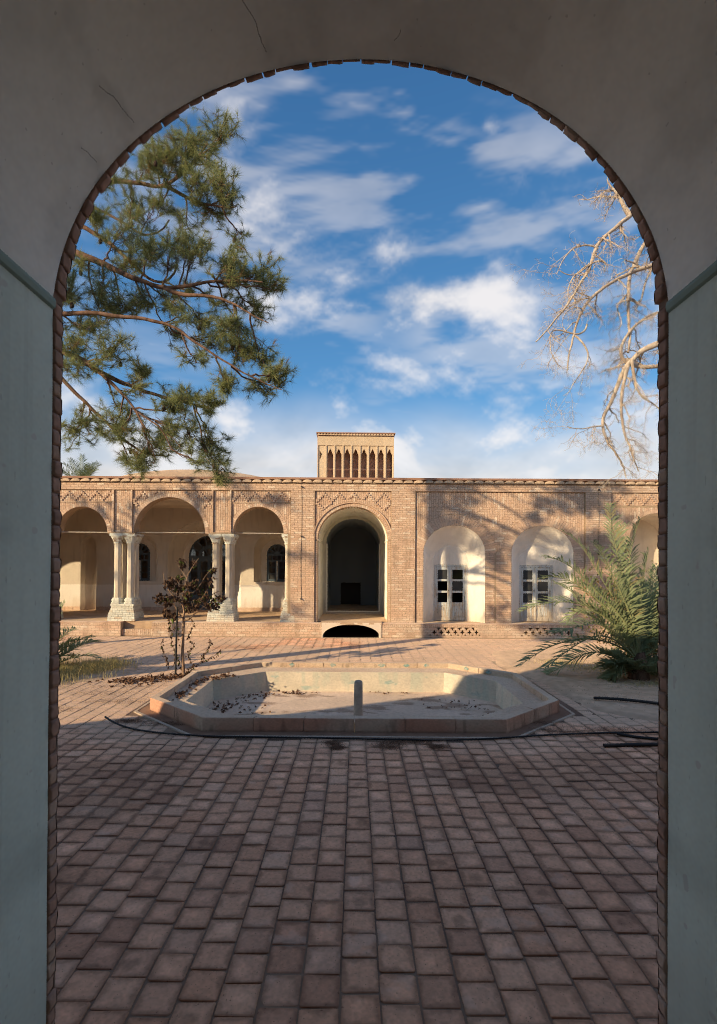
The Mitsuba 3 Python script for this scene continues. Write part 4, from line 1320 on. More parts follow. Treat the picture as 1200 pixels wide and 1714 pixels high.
PINE = {
    'b1': [[-4.62, 8.3, 7.2], [-4.02, 8.24, 6.92], [-3.47, 8.19, 6.65], [-3.02, 8.13, 6.51], [-2.66, 8.07, 6.49], [-2.29, 8.01, 6.53], [-1.83, 7.96, 6.53], [-1.45, 7.9, 6.47]],
    'b1b': [[-3.01, 8.1, 6.5], [-2.56, 7.97, 6.3], [-1.98, 7.85, 6.17], [-1.61, 7.72, 5.91], [-1.29, 7.6, 5.72]],
    'b2': [[-4.75, 8.8, 7.94], [-4.16, 8.75, 7.56], [-3.76, 8.7, 7.19], [-3.29, 8.65, 6.87], [-2.98, 8.6, 7.14]],
    'b3': [[-4.5, 7.9, 5.97], [-4.16, 7.84, 5.97], [-3.63, 7.79, 5.89], [-2.94, 7.73, 5.77], [-2.52, 7.67, 5.55], [-2.07, 7.61, 5.23], [-1.57, 7.56, 4.92], [-1.07, 7.5, 4.7]],
    'b4': [[-4.66, 8.2, 5.52], [-4.2, 8.12, 5.28], [-3.81, 8.05, 4.98], [-3.5, 7.97, 4.65], [-3.2, 7.9, 4.22]],
    'b4b': [[-4.35, 8.2, 5.38], [-3.76, 8.3, 5.07], [-3.26, 8.4, 4.93], [-2.79, 8.5, 4.82], [-2.45, 8.6, 4.78]],
    'b5': [[-4.89, 8.6, 5.23], [-4.65, 8.65, 4.97], [-4.19, 8.7, 4.54], [-3.76, 8.75, 4.14], [-3.26, 8.8, 4.01]],
    'b6': [[-4.17, 8.6, 8.52], [-3.64, 8.58, 8.5], [-3.19, 8.56, 8.44], [-2.9, 8.54, 8.61], [-2.71, 8.52, 8.81], [-2.45, 8.5, 9.09]],
    'b6b': [[-3.19, 8.55, 8.43], [-2.8, 8.47, 8.19], [-2.41, 8.38, 7.99], [-1.96, 8.3, 7.9]],
    'b7': [[-4.58, 8.9, 8.3], [-4.16, 8.9, 8.11], [-3.7, 8.9, 7.84], [-3.24, 8.9, 8.08]],
}
TUFTS = [
[(-2.12, 7.96, 8.79, 0.31, 0.21), (-2.53, 7.84, 8.62, 0.27, 0.19), (-2.89, 8.11, 8.59, 0.3, 0.21), (-3.08, 7.89, 8.42, 0.24, 0.17), (-2.04, 7.81, 7.92, 0.28, 0.2), (-2.57, 8.11, 8.14, 0.35, 0.24), (-2.39, 8.58, 8.05, 0.41, 0.17), (-2.14, 8.47, 8.16, 0.22, 0.18), (-3.4, 8.44, 7.91, 0.36, 0.22), (-3.61, 7.95, 7.34, 0.38, 0.24), (-4.13, 8.23, 7.7, 0.21, 0.18), (-2.84, 8.0, 7.1, 0.45, 0.21), (-2.5, 7.91, 6.91, 0.31, 0.2), (-3.09, 7.85, 6.9, 0.27, 0.2), (-1.9, 7.94, 6.86, 0.27, 0.17), (-1.61, 8.58, 6.99, 0.41, 0.24), (-1.96, 8.5, 6.83, 0.36, 0.22), (-1.37, 8.48, 6.71, 0.22, 0.22), (-1.66, 8.47, 6.38, 0.29, 0.16), (-4.34, 7.92, 6.4, 0.24, 0.27), (-3.95, 8.03, 6.45, 0.31, 0.24), (-3.77, 8.31, 6.32, 0.36, 0.25), (-3.38, 8.41, 6.41, 0.27, 0.29), (-3.02, 8.52, 6.47, 0.22, 0.26), (-2.51, 8.54, 6.15, 0.33, 0.18), (-1.93, 7.83, 5.69, 0.27, 0.18), (-2.3, 8.3, 5.68, 0.36, 0.21), (-1.88, 8.35, 5.6, 0.29, 0.22), (-1.5, 8.21, 5.4, 0.32, 0.21), (-1.13, 7.91, 5.08, 0.2, 0.2), (-1.42, 8.18, 4.97, 0.32, 0.16), (-1.96, 7.83, 4.88, 0.17, 0.17), (-3.45, 8.59, 5.32, 0.33, 0.22), (-2.69, 8.53, 4.87, 0.33, 0.18), (-2.28, 8.24, 4.67, 0.18, 0.21), (-2.9, 8.02, 4.32, 0.45, 0.26), (-2.73, 8.57, 4.25, 0.51, 0.26), (-3.2, 8.27, 4.03, 0.46, 0.28), (-2.32, 8.54, 4.1, 0.31, 0.29), (-2.2, 8.51, 3.66, 0.18, 0.22), (-3.78, 8.21, 4.3, 0.35, 0.25), (-4.33, 8.12, 4.41, 0.31, 0.28), (-3.42, 8.29, 3.75, 0.28, 0.21), (-4.45, 8.14, 5.46, 0.24, 0.21), (-3.68, 7.9, 5.43, 0.37, 0.2), (-4.15, 8.02, 5.76, 0.28, 0.21), (-3.78, 8.48, 7.06, 0.29, 0.18), (-2.75, 7.79, 4.56, 0.27, 0.13), (-2.45, 7.79, 3.73, 0.3, 0.2)]
]
BARE = {
    'd1': [[5.34, 9.2, 8.77], [4.87, 9.12, 8.42], [4.49, 9.05, 8.08], [4.15, 8.97, 7.72], [4.02, 8.9, 7.39], [3.82, 8.82, 7.03], [3.59, 8.75, 6.66], [3.27, 8.67, 6.23], [2.97, 8.6, 5.9]],
    'd2': [[5.41, 9.0, 7.51], [5.17, 8.96, 7.42], [4.77, 8.93, 7.26], [4.35, 8.89, 7.04], [4.06, 8.85, 6.81], [3.82, 8.81, 6.5], [3.69, 8.77, 6.15], [3.59, 8.74, 5.77], [3.53, 8.7, 5.46]],
    'd3': [[5.44, 9.4, 8.35], [5.24, 9.38, 8.09], [5.07, 9.37, 7.8], [4.92, 9.35, 7.4], [4.88, 9.33, 6.9], [4.91, 9.32, 6.4], [4.87, 9.3, 6.01]],
    'd4': [[5.48, 9.1, 6.17], [5.31, 9.13, 6.11], [5.04, 9.16, 5.99], [4.81, 9.19, 5.76], [4.66, 9.22, 5.45], [4.54, 9.25, 5.12], [4.41, 9.28, 4.74], [4.46, 9.31, 4.51], [4.66, 9.34, 4.23], [4.81, 9.37, 4.0], [4.88, 9.4, 3.79]],
    'd5': [[4.77, 9.1, 5.72], [4.73, 9.16, 5.47], [4.71, 9.22, 4.97], [4.8, 9.28, 4.57], [4.97, 9.34, 4.17], [5.11, 9.4, 3.9]],
    'd6': [[4.82, 9.1, 5.82], [4.88, 9.12, 5.52], [5.0, 9.15, 5.23], [5.19, 9.17, 5.1], [5.36, 9.2, 4.97]],
    'd7': [[5.57, 9.6, 7.9], [5.41, 9.6, 7.61], [5.31, 9.6, 7.29], [5.17, 9.6, 6.93]],
    'd8': [[4.4, 9.25, 4.68], [4.17, 9.2, 4.65], [3.91, 9.15, 4.6], [3.68, 9.1, 4.62]],
    'd9': [[4.04, 8.95, 7.42], [3.8, 8.93, 7.23], [3.66, 8.92, 7.01], [3.64, 8.9, 6.77]],
    'd10': [[4.17, 8.95, 7.67], [3.89, 8.91, 7.7], [3.64, 8.88, 7.56], [3.46, 8.84, 7.3], [3.39, 8.8, 7.15]],
    'd11': [[4.84, 9.2, 8.42], [4.7, 9.2, 8.66], [4.56, 9.2, 8.87], [4.45, 9.2, 9.0], [4.45, 9.2, 9.13]],
    'd12': [[4.9, 9.3, 6.39], [5.21, 9.35, 6.66], [5.46, 9.4, 6.79]],
    'd13': [[4.27, 8.95, 7.42], [4.0, 8.87, 7.36], [3.73, 8.78, 7.14], [3.4, 8.7, 7.16]],
    'd14': [[5.04, 9.3, 6.88], [4.82, 9.28, 6.94], [4.66, 9.25, 6.85], [4.69, 9.22, 6.6], [4.54, 9.2, 6.35]],
    'd15': [[3.91, 8.8, 6.29], [3.63, 8.76, 6.11], [3.29, 8.72, 6.12], [3.24, 8.68, 5.9], [3.29, 8.64, 5.63], [3.37, 8.6, 5.45]],
    'd16': [[3.69, 8.75, 6.07], [3.81, 8.72, 5.93], [3.87, 8.69, 5.65], [3.72, 8.66, 5.38], [3.58, 8.63, 5.14], [3.44, 8.6, 5.0]],
}
FRONDS = [
    [[5.4, 9.9, 0.5], [5.23, 9.77, 1.18], [4.9, 9.64, 2.23], [4.69, 9.51, 2.91], [4.58, 9.38, 3.28]] ,
    [[5.35, 9.9, 0.5], [5.1, 9.89, 1.28], [4.67, 9.89, 1.97], [4.33, 9.88, 2.51], [3.97, 9.87, 2.82]] ,
    [[5.35, 9.9, 0.5], [5.02, 9.82, 1.22], [4.46, 9.75, 1.78], [3.92, 9.67, 2.22], [3.52, 9.59, 2.34]] ,
    [[5.35, 9.9, 0.5], [4.97, 9.92, 1.16], [4.36, 9.93, 1.75], [3.94, 9.95, 1.96], [3.59, 9.97, 1.94]] ,
    [[5.35, 9.9, 0.48], [4.98, 9.93, 1.04], [4.37, 9.95, 1.44], [3.76, 9.98, 1.48], [3.2, 10.0, 1.31]] ,
    [[5.33, 9.9, 0.48], [4.87, 9.7, 0.93], [4.36, 9.5, 1.13], [3.91, 9.3, 1.08], [3.43, 9.1, 1.0]] ,
    [[5.3, 9.9, 0.46], [4.93, 9.72, 0.76], [4.52, 9.55, 0.9], [4.03, 9.37, 0.79], [3.47, 9.2, 0.46], [3.26, 9.02, 0.4]] ,
    [[5.3, 9.9, 0.43], [5.01, 9.99, 0.46], [4.72, 10.08, 0.52], [4.32, 10.16, 0.4], [4.02, 10.25, 0.17], [3.81, 10.34, 0.05]] ,
    [[5.3, 9.9, 0.46], [4.77, 9.78, 0.75], [4.06, 9.66, 0.81], [3.42, 9.54, 0.62], [3.01, 9.41, 0.39]] ,
    [[5.4, 9.9, 0.5], [5.23, 9.77, 1.41], [5.08, 9.64, 2.11], [5.08, 9.51, 2.66], [5.12, 9.37, 3.01]] ,
    [[5.4, 9.9, 0.5], [5.24, 10.07, 1.63], [5.25, 10.25, 2.31], [5.29, 10.42, 2.71], [5.5, 10.59, 3.03]] ,
    [[5.42, 9.9, 0.5], [5.39, 9.85, 1.29], [5.43, 9.8, 1.98], [5.49, 9.75, 2.44]] ,
    [[5.42, 9.9, 0.48], [5.71, 10.12, 1.15], [6.05, 10.34, 1.62]] ,
    [[5.3, 9.9, 0.38], [5.04, 9.85, 0.32], [4.86, 9.81, 0.07], [4.72, 9.76, -0.23]] ,
    [[5.4, 9.9, 0.46], [5.62, 9.96, 0.8], [5.92, 10.02, 1.01]] ,
    [[5.37, 9.9, 0.5], [5.11, 9.74, 1.37], [4.66, 9.57, 2.16], [4.44, 9.41, 2.45], [4.23, 9.24, 2.6]] ,
    [[5.35, 9.9, 0.48], [5.03, 9.93, 0.92], [4.71, 9.96, 1.25], [4.29, 9.99, 1.32], [4.09, 10.02, 1.15]] ,
    [[5.4, 9.9, 0.36], [5.65, 10.14, 0.17], [6.04, 10.39, 0.03]] ,
    [[5.35, 9.9, 0.38], [5.15, 9.88, 0.36], [4.97, 9.86, 0.22], [4.8, 9.84, 0.06]] ,
]
FILL = [(-2.79, 8.63, 6.7, 0.3, 0.2), (-3.83, 8.22, 8.28, 0.3, 0.2), (-2.86, 8.67, 7.86, 0.3, 0.2), (-3.09, 8.63, 5.97, 0.3, 0.2), (-4.81, 8.85, 4.28, 0.3, 0.2), (-2.73, 8.17, 8.61, 0.3, 0.2), (-1.98, 7.73, 6.58, 0.3, 0.2), (-2.52, 8.41, 8.88, 0.3, 0.2), (-2.6, 9.03, 9.2, 0.3, 0.2), (-3.03, 7.89, 8.19, 0.3, 0.2), (-2.59, 7.93, 7.18, 0.3, 0.2), (-4.3, 7.94, 5.15, 0.3, 0.2), (-3.8, 8.29, 4.64, 0.3, 0.2), (-2.93, 9.05, 9.58, 0.3, 0.2), (-3.2, 8.2, 3.75, 0.3, 0.2), (-3.41, 8.21, 8.43, 0.3, 0.2), (-2.24, 8.4, 6.37, 0.3, 0.2), (-3.98, 8.3, 6.27, 0.3, 0.2), (-4.3, 8.67, 6.28, 0.3, 0.2), (-3.16, 8.18, 8.82, 0.3, 0.2), (-4.52, 8.34, 5.64, 0.3, 0.2), (-3.64, 8.37, 8.02, 0.3, 0.2), (-3.95, 9.04, 4.01, 0.3, 0.2), (-2.47, 8.21, 8.14, 0.3, 0.2), (-3.5, 8.04, 4.81, 0.3, 0.2), (-1.86, 9.1, 6.08, 0.3, 0.2), (-3.0, 8.6, 4.9, 0.3, 0.2), (-3.25, 8.37, 7.91, 0.3, 0.2), (-4.41, 9.02, 4.52, 0.3, 0.2), (-2.43, 7.88, 5.22, 0.3, 0.2), (-3.64, 8.04, 4.19, 0.3, 0.2), (-1.75, 8.48, 6.85, 0.3, 0.2), (-3.06, 8.51, 4.23, 0.3, 0.2), (-3.68, 8.73, 7.48, 0.3, 0.2), (-4.82, 8.69, 6.21, 0.3, 0.2), (-4.31, 8.19, 6.97, 0.3, 0.2), (-1.92, 8.66, 7.65, 0.3, 0.2), (-2.64, 7.87, 5.95, 0.3, 0.2), (-3.98, 7.83, 5.17, 0.3, 0.2), (-1.82, 8.21, 5.48, 0.3, 0.2)]
SAPLING = [
    [(-3.32, 10.1, 0.0), (-3.36, 10.15, 0.5), (-3.36, 10.19, 0.89), (-3.37, 10.24, 1.07), (-3.4, 10.28, 1.15)] ,
    [(-3.33, 10.1, 1.09), (-3.24, 10.14, 1.1), (-3.15, 10.19, 1.2), (-3.0, 10.23, 1.33), (-2.87, 10.28, 1.52), (-2.7, 10.32, 1.64)] ,
    [(-3.34, 10.1, 1.16), (-3.31, 10.06, 1.31), (-3.36, 10.01, 1.45), (-3.42, 9.97, 1.51), (-3.54, 9.92, 1.65), (-3.62, 9.88, 1.84), (-3.63, 9.83, 2.01)] ,
    [(-3.33, 10.1, 1.31), (-3.33, 10.06, 1.59), (-3.27, 10.02, 1.79), (-3.23, 9.98, 1.9), (-3.13, 9.93, 2.09), (-2.98, 9.89, 2.29)] ,
    [(-3.27, 10.1, 1.9), (-3.38, 10.13, 2.05), (-3.47, 10.17, 2.16)] ,
    [(-3.35, 10.1, 1.46), (-3.16, 10.12, 1.62), (-3.04, 10.15, 1.76), (-2.91, 10.17, 1.98), (-2.8, 10.19, 2.09)] ,
    [(-3.34, 10.1, 1.16), (-3.44, 10.12, 1.23), (-3.51, 10.13, 1.36), (-3.67, 10.15, 1.52), (-3.83, 10.17, 1.58)] ,
    [(-3.12, 10.1, 1.21), (-3.02, 10.08, 1.43), (-2.92, 10.06, 1.59), (-2.79, 10.04, 1.81)] ,
]
SAPLING_LEAVES = [(-3.77, 10.14, 1.52, 0.11, 0.12), (-3.67, 10.14, 1.46, 0.11, 0.11), (-3.57, 10.13, 1.83, 0.08, 0.14), (-3.59, 9.96, 1.81, 0.06, 0.12), (-3.41, 10.07, 1.91, 0.06, 0.09), (-3.34, 10.06, 2.21, 0.08, 0.09), (-3.18, 10.19, 2.21, 0.06, 0.05), (-2.83, 10.3, 2.08, 0.06, 0.04), (-3.08, 10.28, 1.67, 0.11, 0.12), (-2.83, 10.12, 1.84, 0.09, 0.14), (-2.93, 10.08, 1.56, 0.12, 0.11), (-2.69, 10.01, 1.44, 0.11, 0.12), (-2.76, 9.91, 1.4, 0.09, 0.08), (-3.12, 9.91, 1.38, 0.11, 0.08), (-3.05, 10.09, 1.45, 0.09, 0.11), (-3.22, 10.03, 1.59, 0.09, 0.09), (-3.42, 10.05, 1.71, 0.09, 0.12), (-3.34, 10.26, 1.43, 0.08, 0.08), (-3.67, 10.11, 1.24, 0.06, 0.11), (-3.52, 10.12, 1.18, 0.06, 0.09), (-3.21, 9.99, 1.78, 0.09, 0.09), (-3.43, 9.91, 1.53, 0.12, 0.09), (-2.6, 10.03, 1.55, 0.06, 0.06), (-3.08, 9.95, 1.84, 0.06, 0.05)]
VINES = [
    [(-3.63, 10.1, 1.21), (-3.6, 10.1, 1.05), (-3.63, 10.1, 0.87)] ,
    [(-3.46, 10.1, 1.13), (-3.46, 10.16, 0.74), (-3.53, 10.22, 0.33), (-3.5, 10.28, -0.01)] ,
    [(-3.18, 10.1, 1.12), (-3.15, 10.12, 0.98), (-3.25, 10.14, 0.74), (-3.15, 10.16, 0.6), (-3.27, 10.18, 0.43), (-3.21, 10.2, 0.26), (-3.31, 10.23, 0.05)] ,
    [(-3.27, 10.1, 0.06), (-3.16, 10.06, 0.22), (-3.0, 10.02, 0.29), (-2.83, 9.99, 0.35), (-2.67, 9.95, 0.43), (-2.55, 9.91, 0.56)] ,
    [(-2.96, 10.1, 0.31), (-2.93, 10.15, 0.44), (-2.85, 10.19, 0.59), (-2.88, 10.24, 0.73)] ,
    [(-3.61, 10.1, 0.17), (-3.7, 10.14, 0.39), (-3.76, 10.17, 0.54), (-3.75, 10.21, 0.71)] ,
    [(-3.48, 10.1, 0.98), (-3.58, 10.13, 0.82), (-3.57, 10.16, 0.64), (-3.52, 10.18, 0.26)] ,
    [(-3.44, 10.1, 0.43), (-3.39, 10.15, 0.19), (-3.27, 10.2, 0.04)] ,
]



def unit(a):
    return a / (np.linalg.norm(a, axis=-1, keepdims=True) + 1e-9)


def needles(c, d, n, L, w, r, spread=.75, k0=0):
    """Tufts of n needles at the points c, opening round the directions d: (v, f, uv)."""
    N = len(c)
    q = unit(d[:, None] + spread * r.normal(size=(N, n, 3)))
    length = L * (.65 + .6 * r.random((N, n, 1)))
    base = c[:, None] - d[:, None] * (.09 * r.random((N, n, 1)))
    side = unit(np.cross(q, r.normal(size=(N, n, 3)))) * w / 2
    tip = base + q * length
    tip[..., 2] -= .10 * length[..., 0] * r.random((N, n))
    v = np.stack([base - side, base + side, tip], 2).reshape(-1, 3)
    f = np.arange(len(v)).reshape(-1, 3)
    kk = (4.0 * (k0 + np.arange(N)))[:, None, None] + np.array([0., 1., .5])[None, None]
    uv = np.stack([np.broadcast_to(kk, (N, n, 3)), np.broadcast_to(np.array([0., 0., 1.]), (N, n, 3))], -1).reshape(-1, 2)
    return v, f, uv


class Foliage(MB):
    def tufts(self, c, d, n, L, w, r, spread=.75):
        v, f, uv = needles(np.asarray(c), np.asarray(d), n, L, w, r, spread, int(r.integers(1, 9000)))
        return self.add(v, f, uv)


def wander(a, b, n, amp, r, droop=0.0):
    p = a + (b - a) * np.linspace(0, 1, n)[:, None]
    L = np.linalg.norm(b - a)
    w = np.cumsum(r.normal(size=(n, 3)), 0)
    w -= np.linspace(0, 1, n)[:, None] * w[-1]
    p = p + w * amp * L / n ** .5
    p[:, 2] += droop * L * np.sin(np.linspace(0, np.pi, n))
    return p


# ------------------------------------------------------------------ the pine at the left
def pine(key, trunk, limbs, clusters, seed, shoots=16, tufts=6, per=27, L=.13, w=.0046, cones=0):
    r = np.random.default_rng(seed)
    v, f = tube(trunk[:, :3], trunk[:, 3], 14)
    put('trunk', mikit.ply((v, f), 'm_pine_bark', smooth=60), key)
    own = [(MB(), Foliage()) for _ in limbs]
    curves = []
    names = []
    for pts, r0, r1 in limbs:
        c = spline(pts, 6 * len(pts))
        c = c + .07 * (np.stack([nfbm(c * 2.6, 4, seed + s) for s in range(3)], -1) - .5)
        curves.append(c)
        v, f = tube(c, np.linspace(r0, r1, len(c)) * (1 + .12 * (nfbm(c * 6, 2, 4) - .5)), 9)
        names.append(put('branch', mikit.ply((v, f), 'm_pine_bark', smooth=60), key))
    spots = []
    for x, y, z, a, b in clusters:
        cc = np.array([x, y, z])
        best = min(range(len(curves)), key=lambda i: np.min(np.linalg.norm(curves[i] - cc, axis=1)))
        i = int(np.argmin(np.linalg.norm(curves[best] - cc + [.0, 0, .05], axis=1)))
        start = curves[best][max(0, i - 3)]
        tw, fo = own[best]
        stem = wander(start, cc, 9, .08, r, -.06)
        tw.add(*tube(stem, np.linspace(.016, .006, 9), 5, cap=False))
        for _ in range(7 if (a, b) == (.30, .20) else shoots):
            u = r.normal(size=3)
            u *= r.random() ** .4 / np.linalg.norm(u)
            end = cc + u * [a * 1.25, min(a * 1.2, .5), b * 1.3] + [0, 0, .03]
            s0 = stem[r.integers(4, 9)]
            sh = wander(s0, end, 7, .12, r, -.08)
            tw.add(*tube(sh, np.linspace(.0055, .003, 7), 4, cap=False))
            d = unit(sh[-1] - sh[-3] + [0, 0, .05])
            fo.tufts(sh[[-1, -2, -3]], unit(np.array([d, d, d]) + .3 * r.normal(size=(3, 3))), per, L, w, r, .62)
            for _ in range(tufts - 3):
                p = sh[r.integers(3, 7)]
                e = p + unit(r.normal(size=3) + [0, 0, .25]) * (.07 + .10 * r.random())
                tw.add(*tube(np.array([p, (p + e) / 2, e]), [.0035, .003, .0025], 3, cap=False))
                fo.tufts([e], [unit(e - p)], per, L, w, r, .62)
            spots.append((best, sh[-2]))
    for i, (tw, fo) in enumerate(own):
        if tw.n:
            put('twigs', tw.ply('m_pine_bark'), names[i], kind='stuff')
            put('foliage', fo.ply('m_needle', uv=True), names[i], kind='stuff')
    for i in r.choice(len(spots), cones, replace=False) if cones else ():
        b, p = spots[i]
        m = trimesh.creation.icosphere(2, 1.0)
        q = np.array(m.vertices) * [.027, .027, .048]
        q[:, :2] *= (1 - .35 * (q[:, 2:] / .048))
        ang = np.arctan2(q[:, 1], q[:, 0])
        q *= 1 + .10 * np.sin(ang * 8 + q[:, 2:3][:, 0] * 260)[:, None]
        put('cone', mikit.ply((q + p - [0, 0, .06], np.array(m.faces)), 'm_cone', smooth=30), names[b])


key = thing('pine_tree', 'tall pine leaning in from the left side of the courtyard, its long needled branches hanging against the sky', 'pine tree')
labels[key]['label'] = 'pine with drooping needled branches reaching in from the left above the arcade'
zz = np.array([-.1, 1.5, 3, 5, 7, 9, 11, 12.6])
trunk = np.column_stack([-6.75 + .10 * np.sin(zz * .6), 8.6 + .08 * np.cos(zz * .8), zz, np.array([.30, .24, .22, .20, .17, .13, .08, .03])])
tr_at = lambda z: np.array([-6.75 + .10 * math.sin(z * .6), 8.6 + .08 * math.cos(z * .8), z])
limbs = []
for k_, z0, r0, r1 in (('b1', 7.9, .085, .010), ('b1b', None, .036, .006), ('b2', 8.6, .060, .016), ('b3', 6.1, .055, .006), ('b4', 6.2, .085, .010), ('b4b', None, .045, .012), ('b5', 5.9, .050, .014), ('b6', 8.3, .068, .015), ('b6b', None, .032, .010), ('b7', 9.0, .045, .012)):
    pts = [np.array(q) for q in PINE[k_]]
    if z0:
        a = tr_at(z0)
        pts = [a, (a * .45 + pts[0] * .55) + np.array([0, 0, .08])] + pts
    limbs.append((pts, r0, r1))
r = np.random.default_rng(31)
tufts_ = [tuple(q) for q in TUFTS[0]] + [tuple(q) for q in FILL]
for i in range(8):                   # limbs on the far sides of the trunk, outside the picture, that shade the house
    a = tr_at(6.0 + 5.4 * i / 8)
    ang = r.uniform(0, 2 * np.pi)
    ln = (3.2 - .26 * i) * (.8 + .3 * r.random())
    e = a + ln * np.array([math.cos(ang), math.sin(ang), .10 + .25 * r.random()])
    if e[0] > -.66 * e[1]:
        e[0] = -.66 * e[1] - .9 * r.random()
    mid_ = (a + e) / 2 + [0, 0, .25]
    limbs.append(([a, mid_, e], .04, .010))
    for t in (.45, .62, .78, .9, 1.0):
        q = a + (e - a) * t + r.normal(size=3) * [.35, .35, .25] + [0, 0, .2]
        if q[0] < -.645 * q[1]:
            tufts_.append((*q, .48, .34))
pine(key, trunk, limbs, tufts_, 11, cones=34)

# more pines stand to the left, beyond the edge of the picture: their shade falls on the yard and the house
r = np.random.default_rng(8)
for (x, y, h, s_, lab) in ((-15.8, 7.4, 11.5, 12, 'second pine, standing alone beyond the leaning pine toward the outer end of the house'),):
    key = thing('pine_tree', lab, 'pine tree')
    zz = np.linspace(-.1, h, 8)
    trunk = np.column_stack([x + .1 * np.sin(zz), y + 0 * zz, zz, np.linspace(.2, .03, 8)])
    limbs, tf = [], []
    for i in range(17):
        z = h * (.42 + .56 * i / 17)
        a = np.array([x + .1 * math.sin(z), y, z])
        ang = i * 2.4 + r.random()
        ln = (2.9 - 1.9 * i / 17) * (.8 + .4 * r.random())
        e = a + ln * np.array([math.cos(ang), math.sin(ang), .1 + .2 * r.random()])
        limbs.append(([a, (a + e) / 2 + [0, 0, .15], e], .05, .012))
        for t in (.5, .75, 1.0):
            tf.append((*(a + (e - a) * t + r.normal(size=3) * .22 + [0, 0, .15]), .45, .30))
    pine(key, trunk, limbs, tf, s_, shoots=9, tufts=4, per=26, L=.14, w=.008)

# ------------------------------------------------------------------ the bare tree at the right
key = thing('bare_tree', 'leafless pale barked tree with drooping tangled branches at the right edge', 'tree')
r = np.random.default_rng(17)
zz = np.array([-.1, 1.2, 2.6, 4.2, 6.0, 7.6, 9.0, 10.4])
v, f = tube(np.column_stack([6.85 + .12 * np.sin(zz), 9.4 + .1 * np.cos(zz * .7), zz]), [.30, .25, .23, .21, .17, .13, .09, .03], 14)
put('trunk', mikit.ply((v, f), 'm_bare_bark', smooth=60), key)


def curl(p, d, L, n, r, turn=.35, droop=.12):
    """A crooked drooping twig."""
    pts = [p]
    ax = unit(r.normal(size=3))
    for _ in range(n):
        d = unit(d + turn * .6 * r.normal(size=3) + turn * .5 * np.cross(ax, d) + [0, 0, -droop])
        pts.append(pts[-1] + d * L / n)
    return np.array(pts)


def twigs(mb, c, rad, r, dens, L2, depth):
    t = unit(np.gradient(c, axis=0))
    n = max(1, int(dens))
    for i in r.integers(len(c) // 6, len(c), n):
        side = unit(np.cross(t[i], r.normal(size=3)))
        d = unit(t[i] * .55 + side * (.7 + .3 * r.random()))
        L = L2 * (.5 + .8 * r.random())
        q = curl(c[i], d, L, 7, r, .42, .10)
        r0 = min(rad[i] * .55, .017 if depth == 2 else .0075)
        mb.add(*tube(q, np.linspace(r0, max(.0022, r0 * .32), len(q)), 5 if depth == 2 else 3, cap=False))
        if depth > 0:
            twigs(mb, q, np.linspace(r0, r0 * .4, len(q)), r, (7, 5.5, 8)[depth] * (.6 + .7 * r.random()), L2 * .46, depth - 1)


for k_, (r0, r1, dens) in {'d1': (.055, .010, 15), 'd2': (.050, .012, 13), 'd3': (.052, .02, 11), 'd4': (.075, .010, 13), 'd5': (.035, .010, 8), 'd6': (.030, .010, 7), 'd7': (.035, .012, 8), 'd8': (.014, .005, 5), 'd9': (.018, .006, 5),
                           'd10': (.016, .005, 5), 'd11': (.045, .006, 7), 'd12': (.04, .02, 9), 'd13': (.015, .006, 5), 'd14': (.014, .005, 5), 'd15': (.016, .004, 6), 'd16': (.016, .004, 6)}.items():
    pts = [np.array(q) for q in BARE[k_]]
    if k_ in ('d1', 'd2', 'd3', 'd4', 'd7', 'd12'):
        z = pts[0][2] - .25
        pts = [np.array([6.85 + .12 * math.sin(z), 9.4, z])] + pts
    c = spline(pts, 7 * len(pts))
    c = c + .05 * (np.stack([nfbm(c * 3.5, 3, 60 + s) for s in range(3)], -1) - .5)
    rad = np.linspace(r0, r1, len(c)) * (1 + .25 * (nfbm(c * 5, 2, 9) - .5))
    v, f = tube(c, rad, 9)
    b = put('branch', mikit.ply((v, f), 'm_bare_bark', smooth=60), key)
    mb = MB()
    twigs(mb, c, rad, r, dens, .60, 2)
    put('twigs', mb.ply('m_bare_bark', smooth=False), b, kind='stuff')

# ------------------------------------------------------------------ palms
def frond(key, pts, r, width=.34, stations=38, flat=.35, base=.14):
    c = spline(np.array(pts, float), stations + 10)
    t = unit(np.gradient(c, axis=0))
    up = unit(np.array([0, 0, 1.0]) - t * t[:, 2:3] + .001)
    side = unit(np.cross(t, up))
    rad = np.linspace(.020, .004, len(c))
    fr = put('frond', mikit.ply(tube(c, rad, 5), 'm_rachis', smooth=60), key)
    mb = MB()
    i0 = int(base * len(c))
    k0 = int(r.integers(1, 800)) * 10
    roll = r.normal() * .25
    for i in range(i0, len(c)):
        s = (i - i0) / (len(c) - i0)
        L = width * (.62 if r.random() < .08 else 1.05) * (.35 + .80 * math.sin(math.pi * min(1, (s * .82 + .14)))) * (.85 + .3 * r.random())
        for sg in (-1, 1):
            lift = flat + .20 * r.normal() + sg * roll
            d = unit(t[i] * (.55 + .55 * s + .13 * r.normal()) + sg * side[i] * .85 + up[i] * lift)
            nrm = unit(np.cross(d, t[i]))
            w = .014 + .005 * r.random()
            p0 = c[i]
            p1, p2 = p0 + d * L * .45, p0 + d * L + np.array([0, 0, -.10 * L * (1 + r.random())])
            e = unit(np.cross(d, nrm)) * w
            mb.add([p0 - e * .4, p0 + e * .4, p1 + e, p1 - e, p2], [[0, 1, 2], [0, 2, 3], [3, 2, 4]], [(4 * (k0 + r.integers(0, 9)) + 1, 0)] * 5)
    put('leaflets', mb.ply('m_palm_leaf', uv=True), fr)


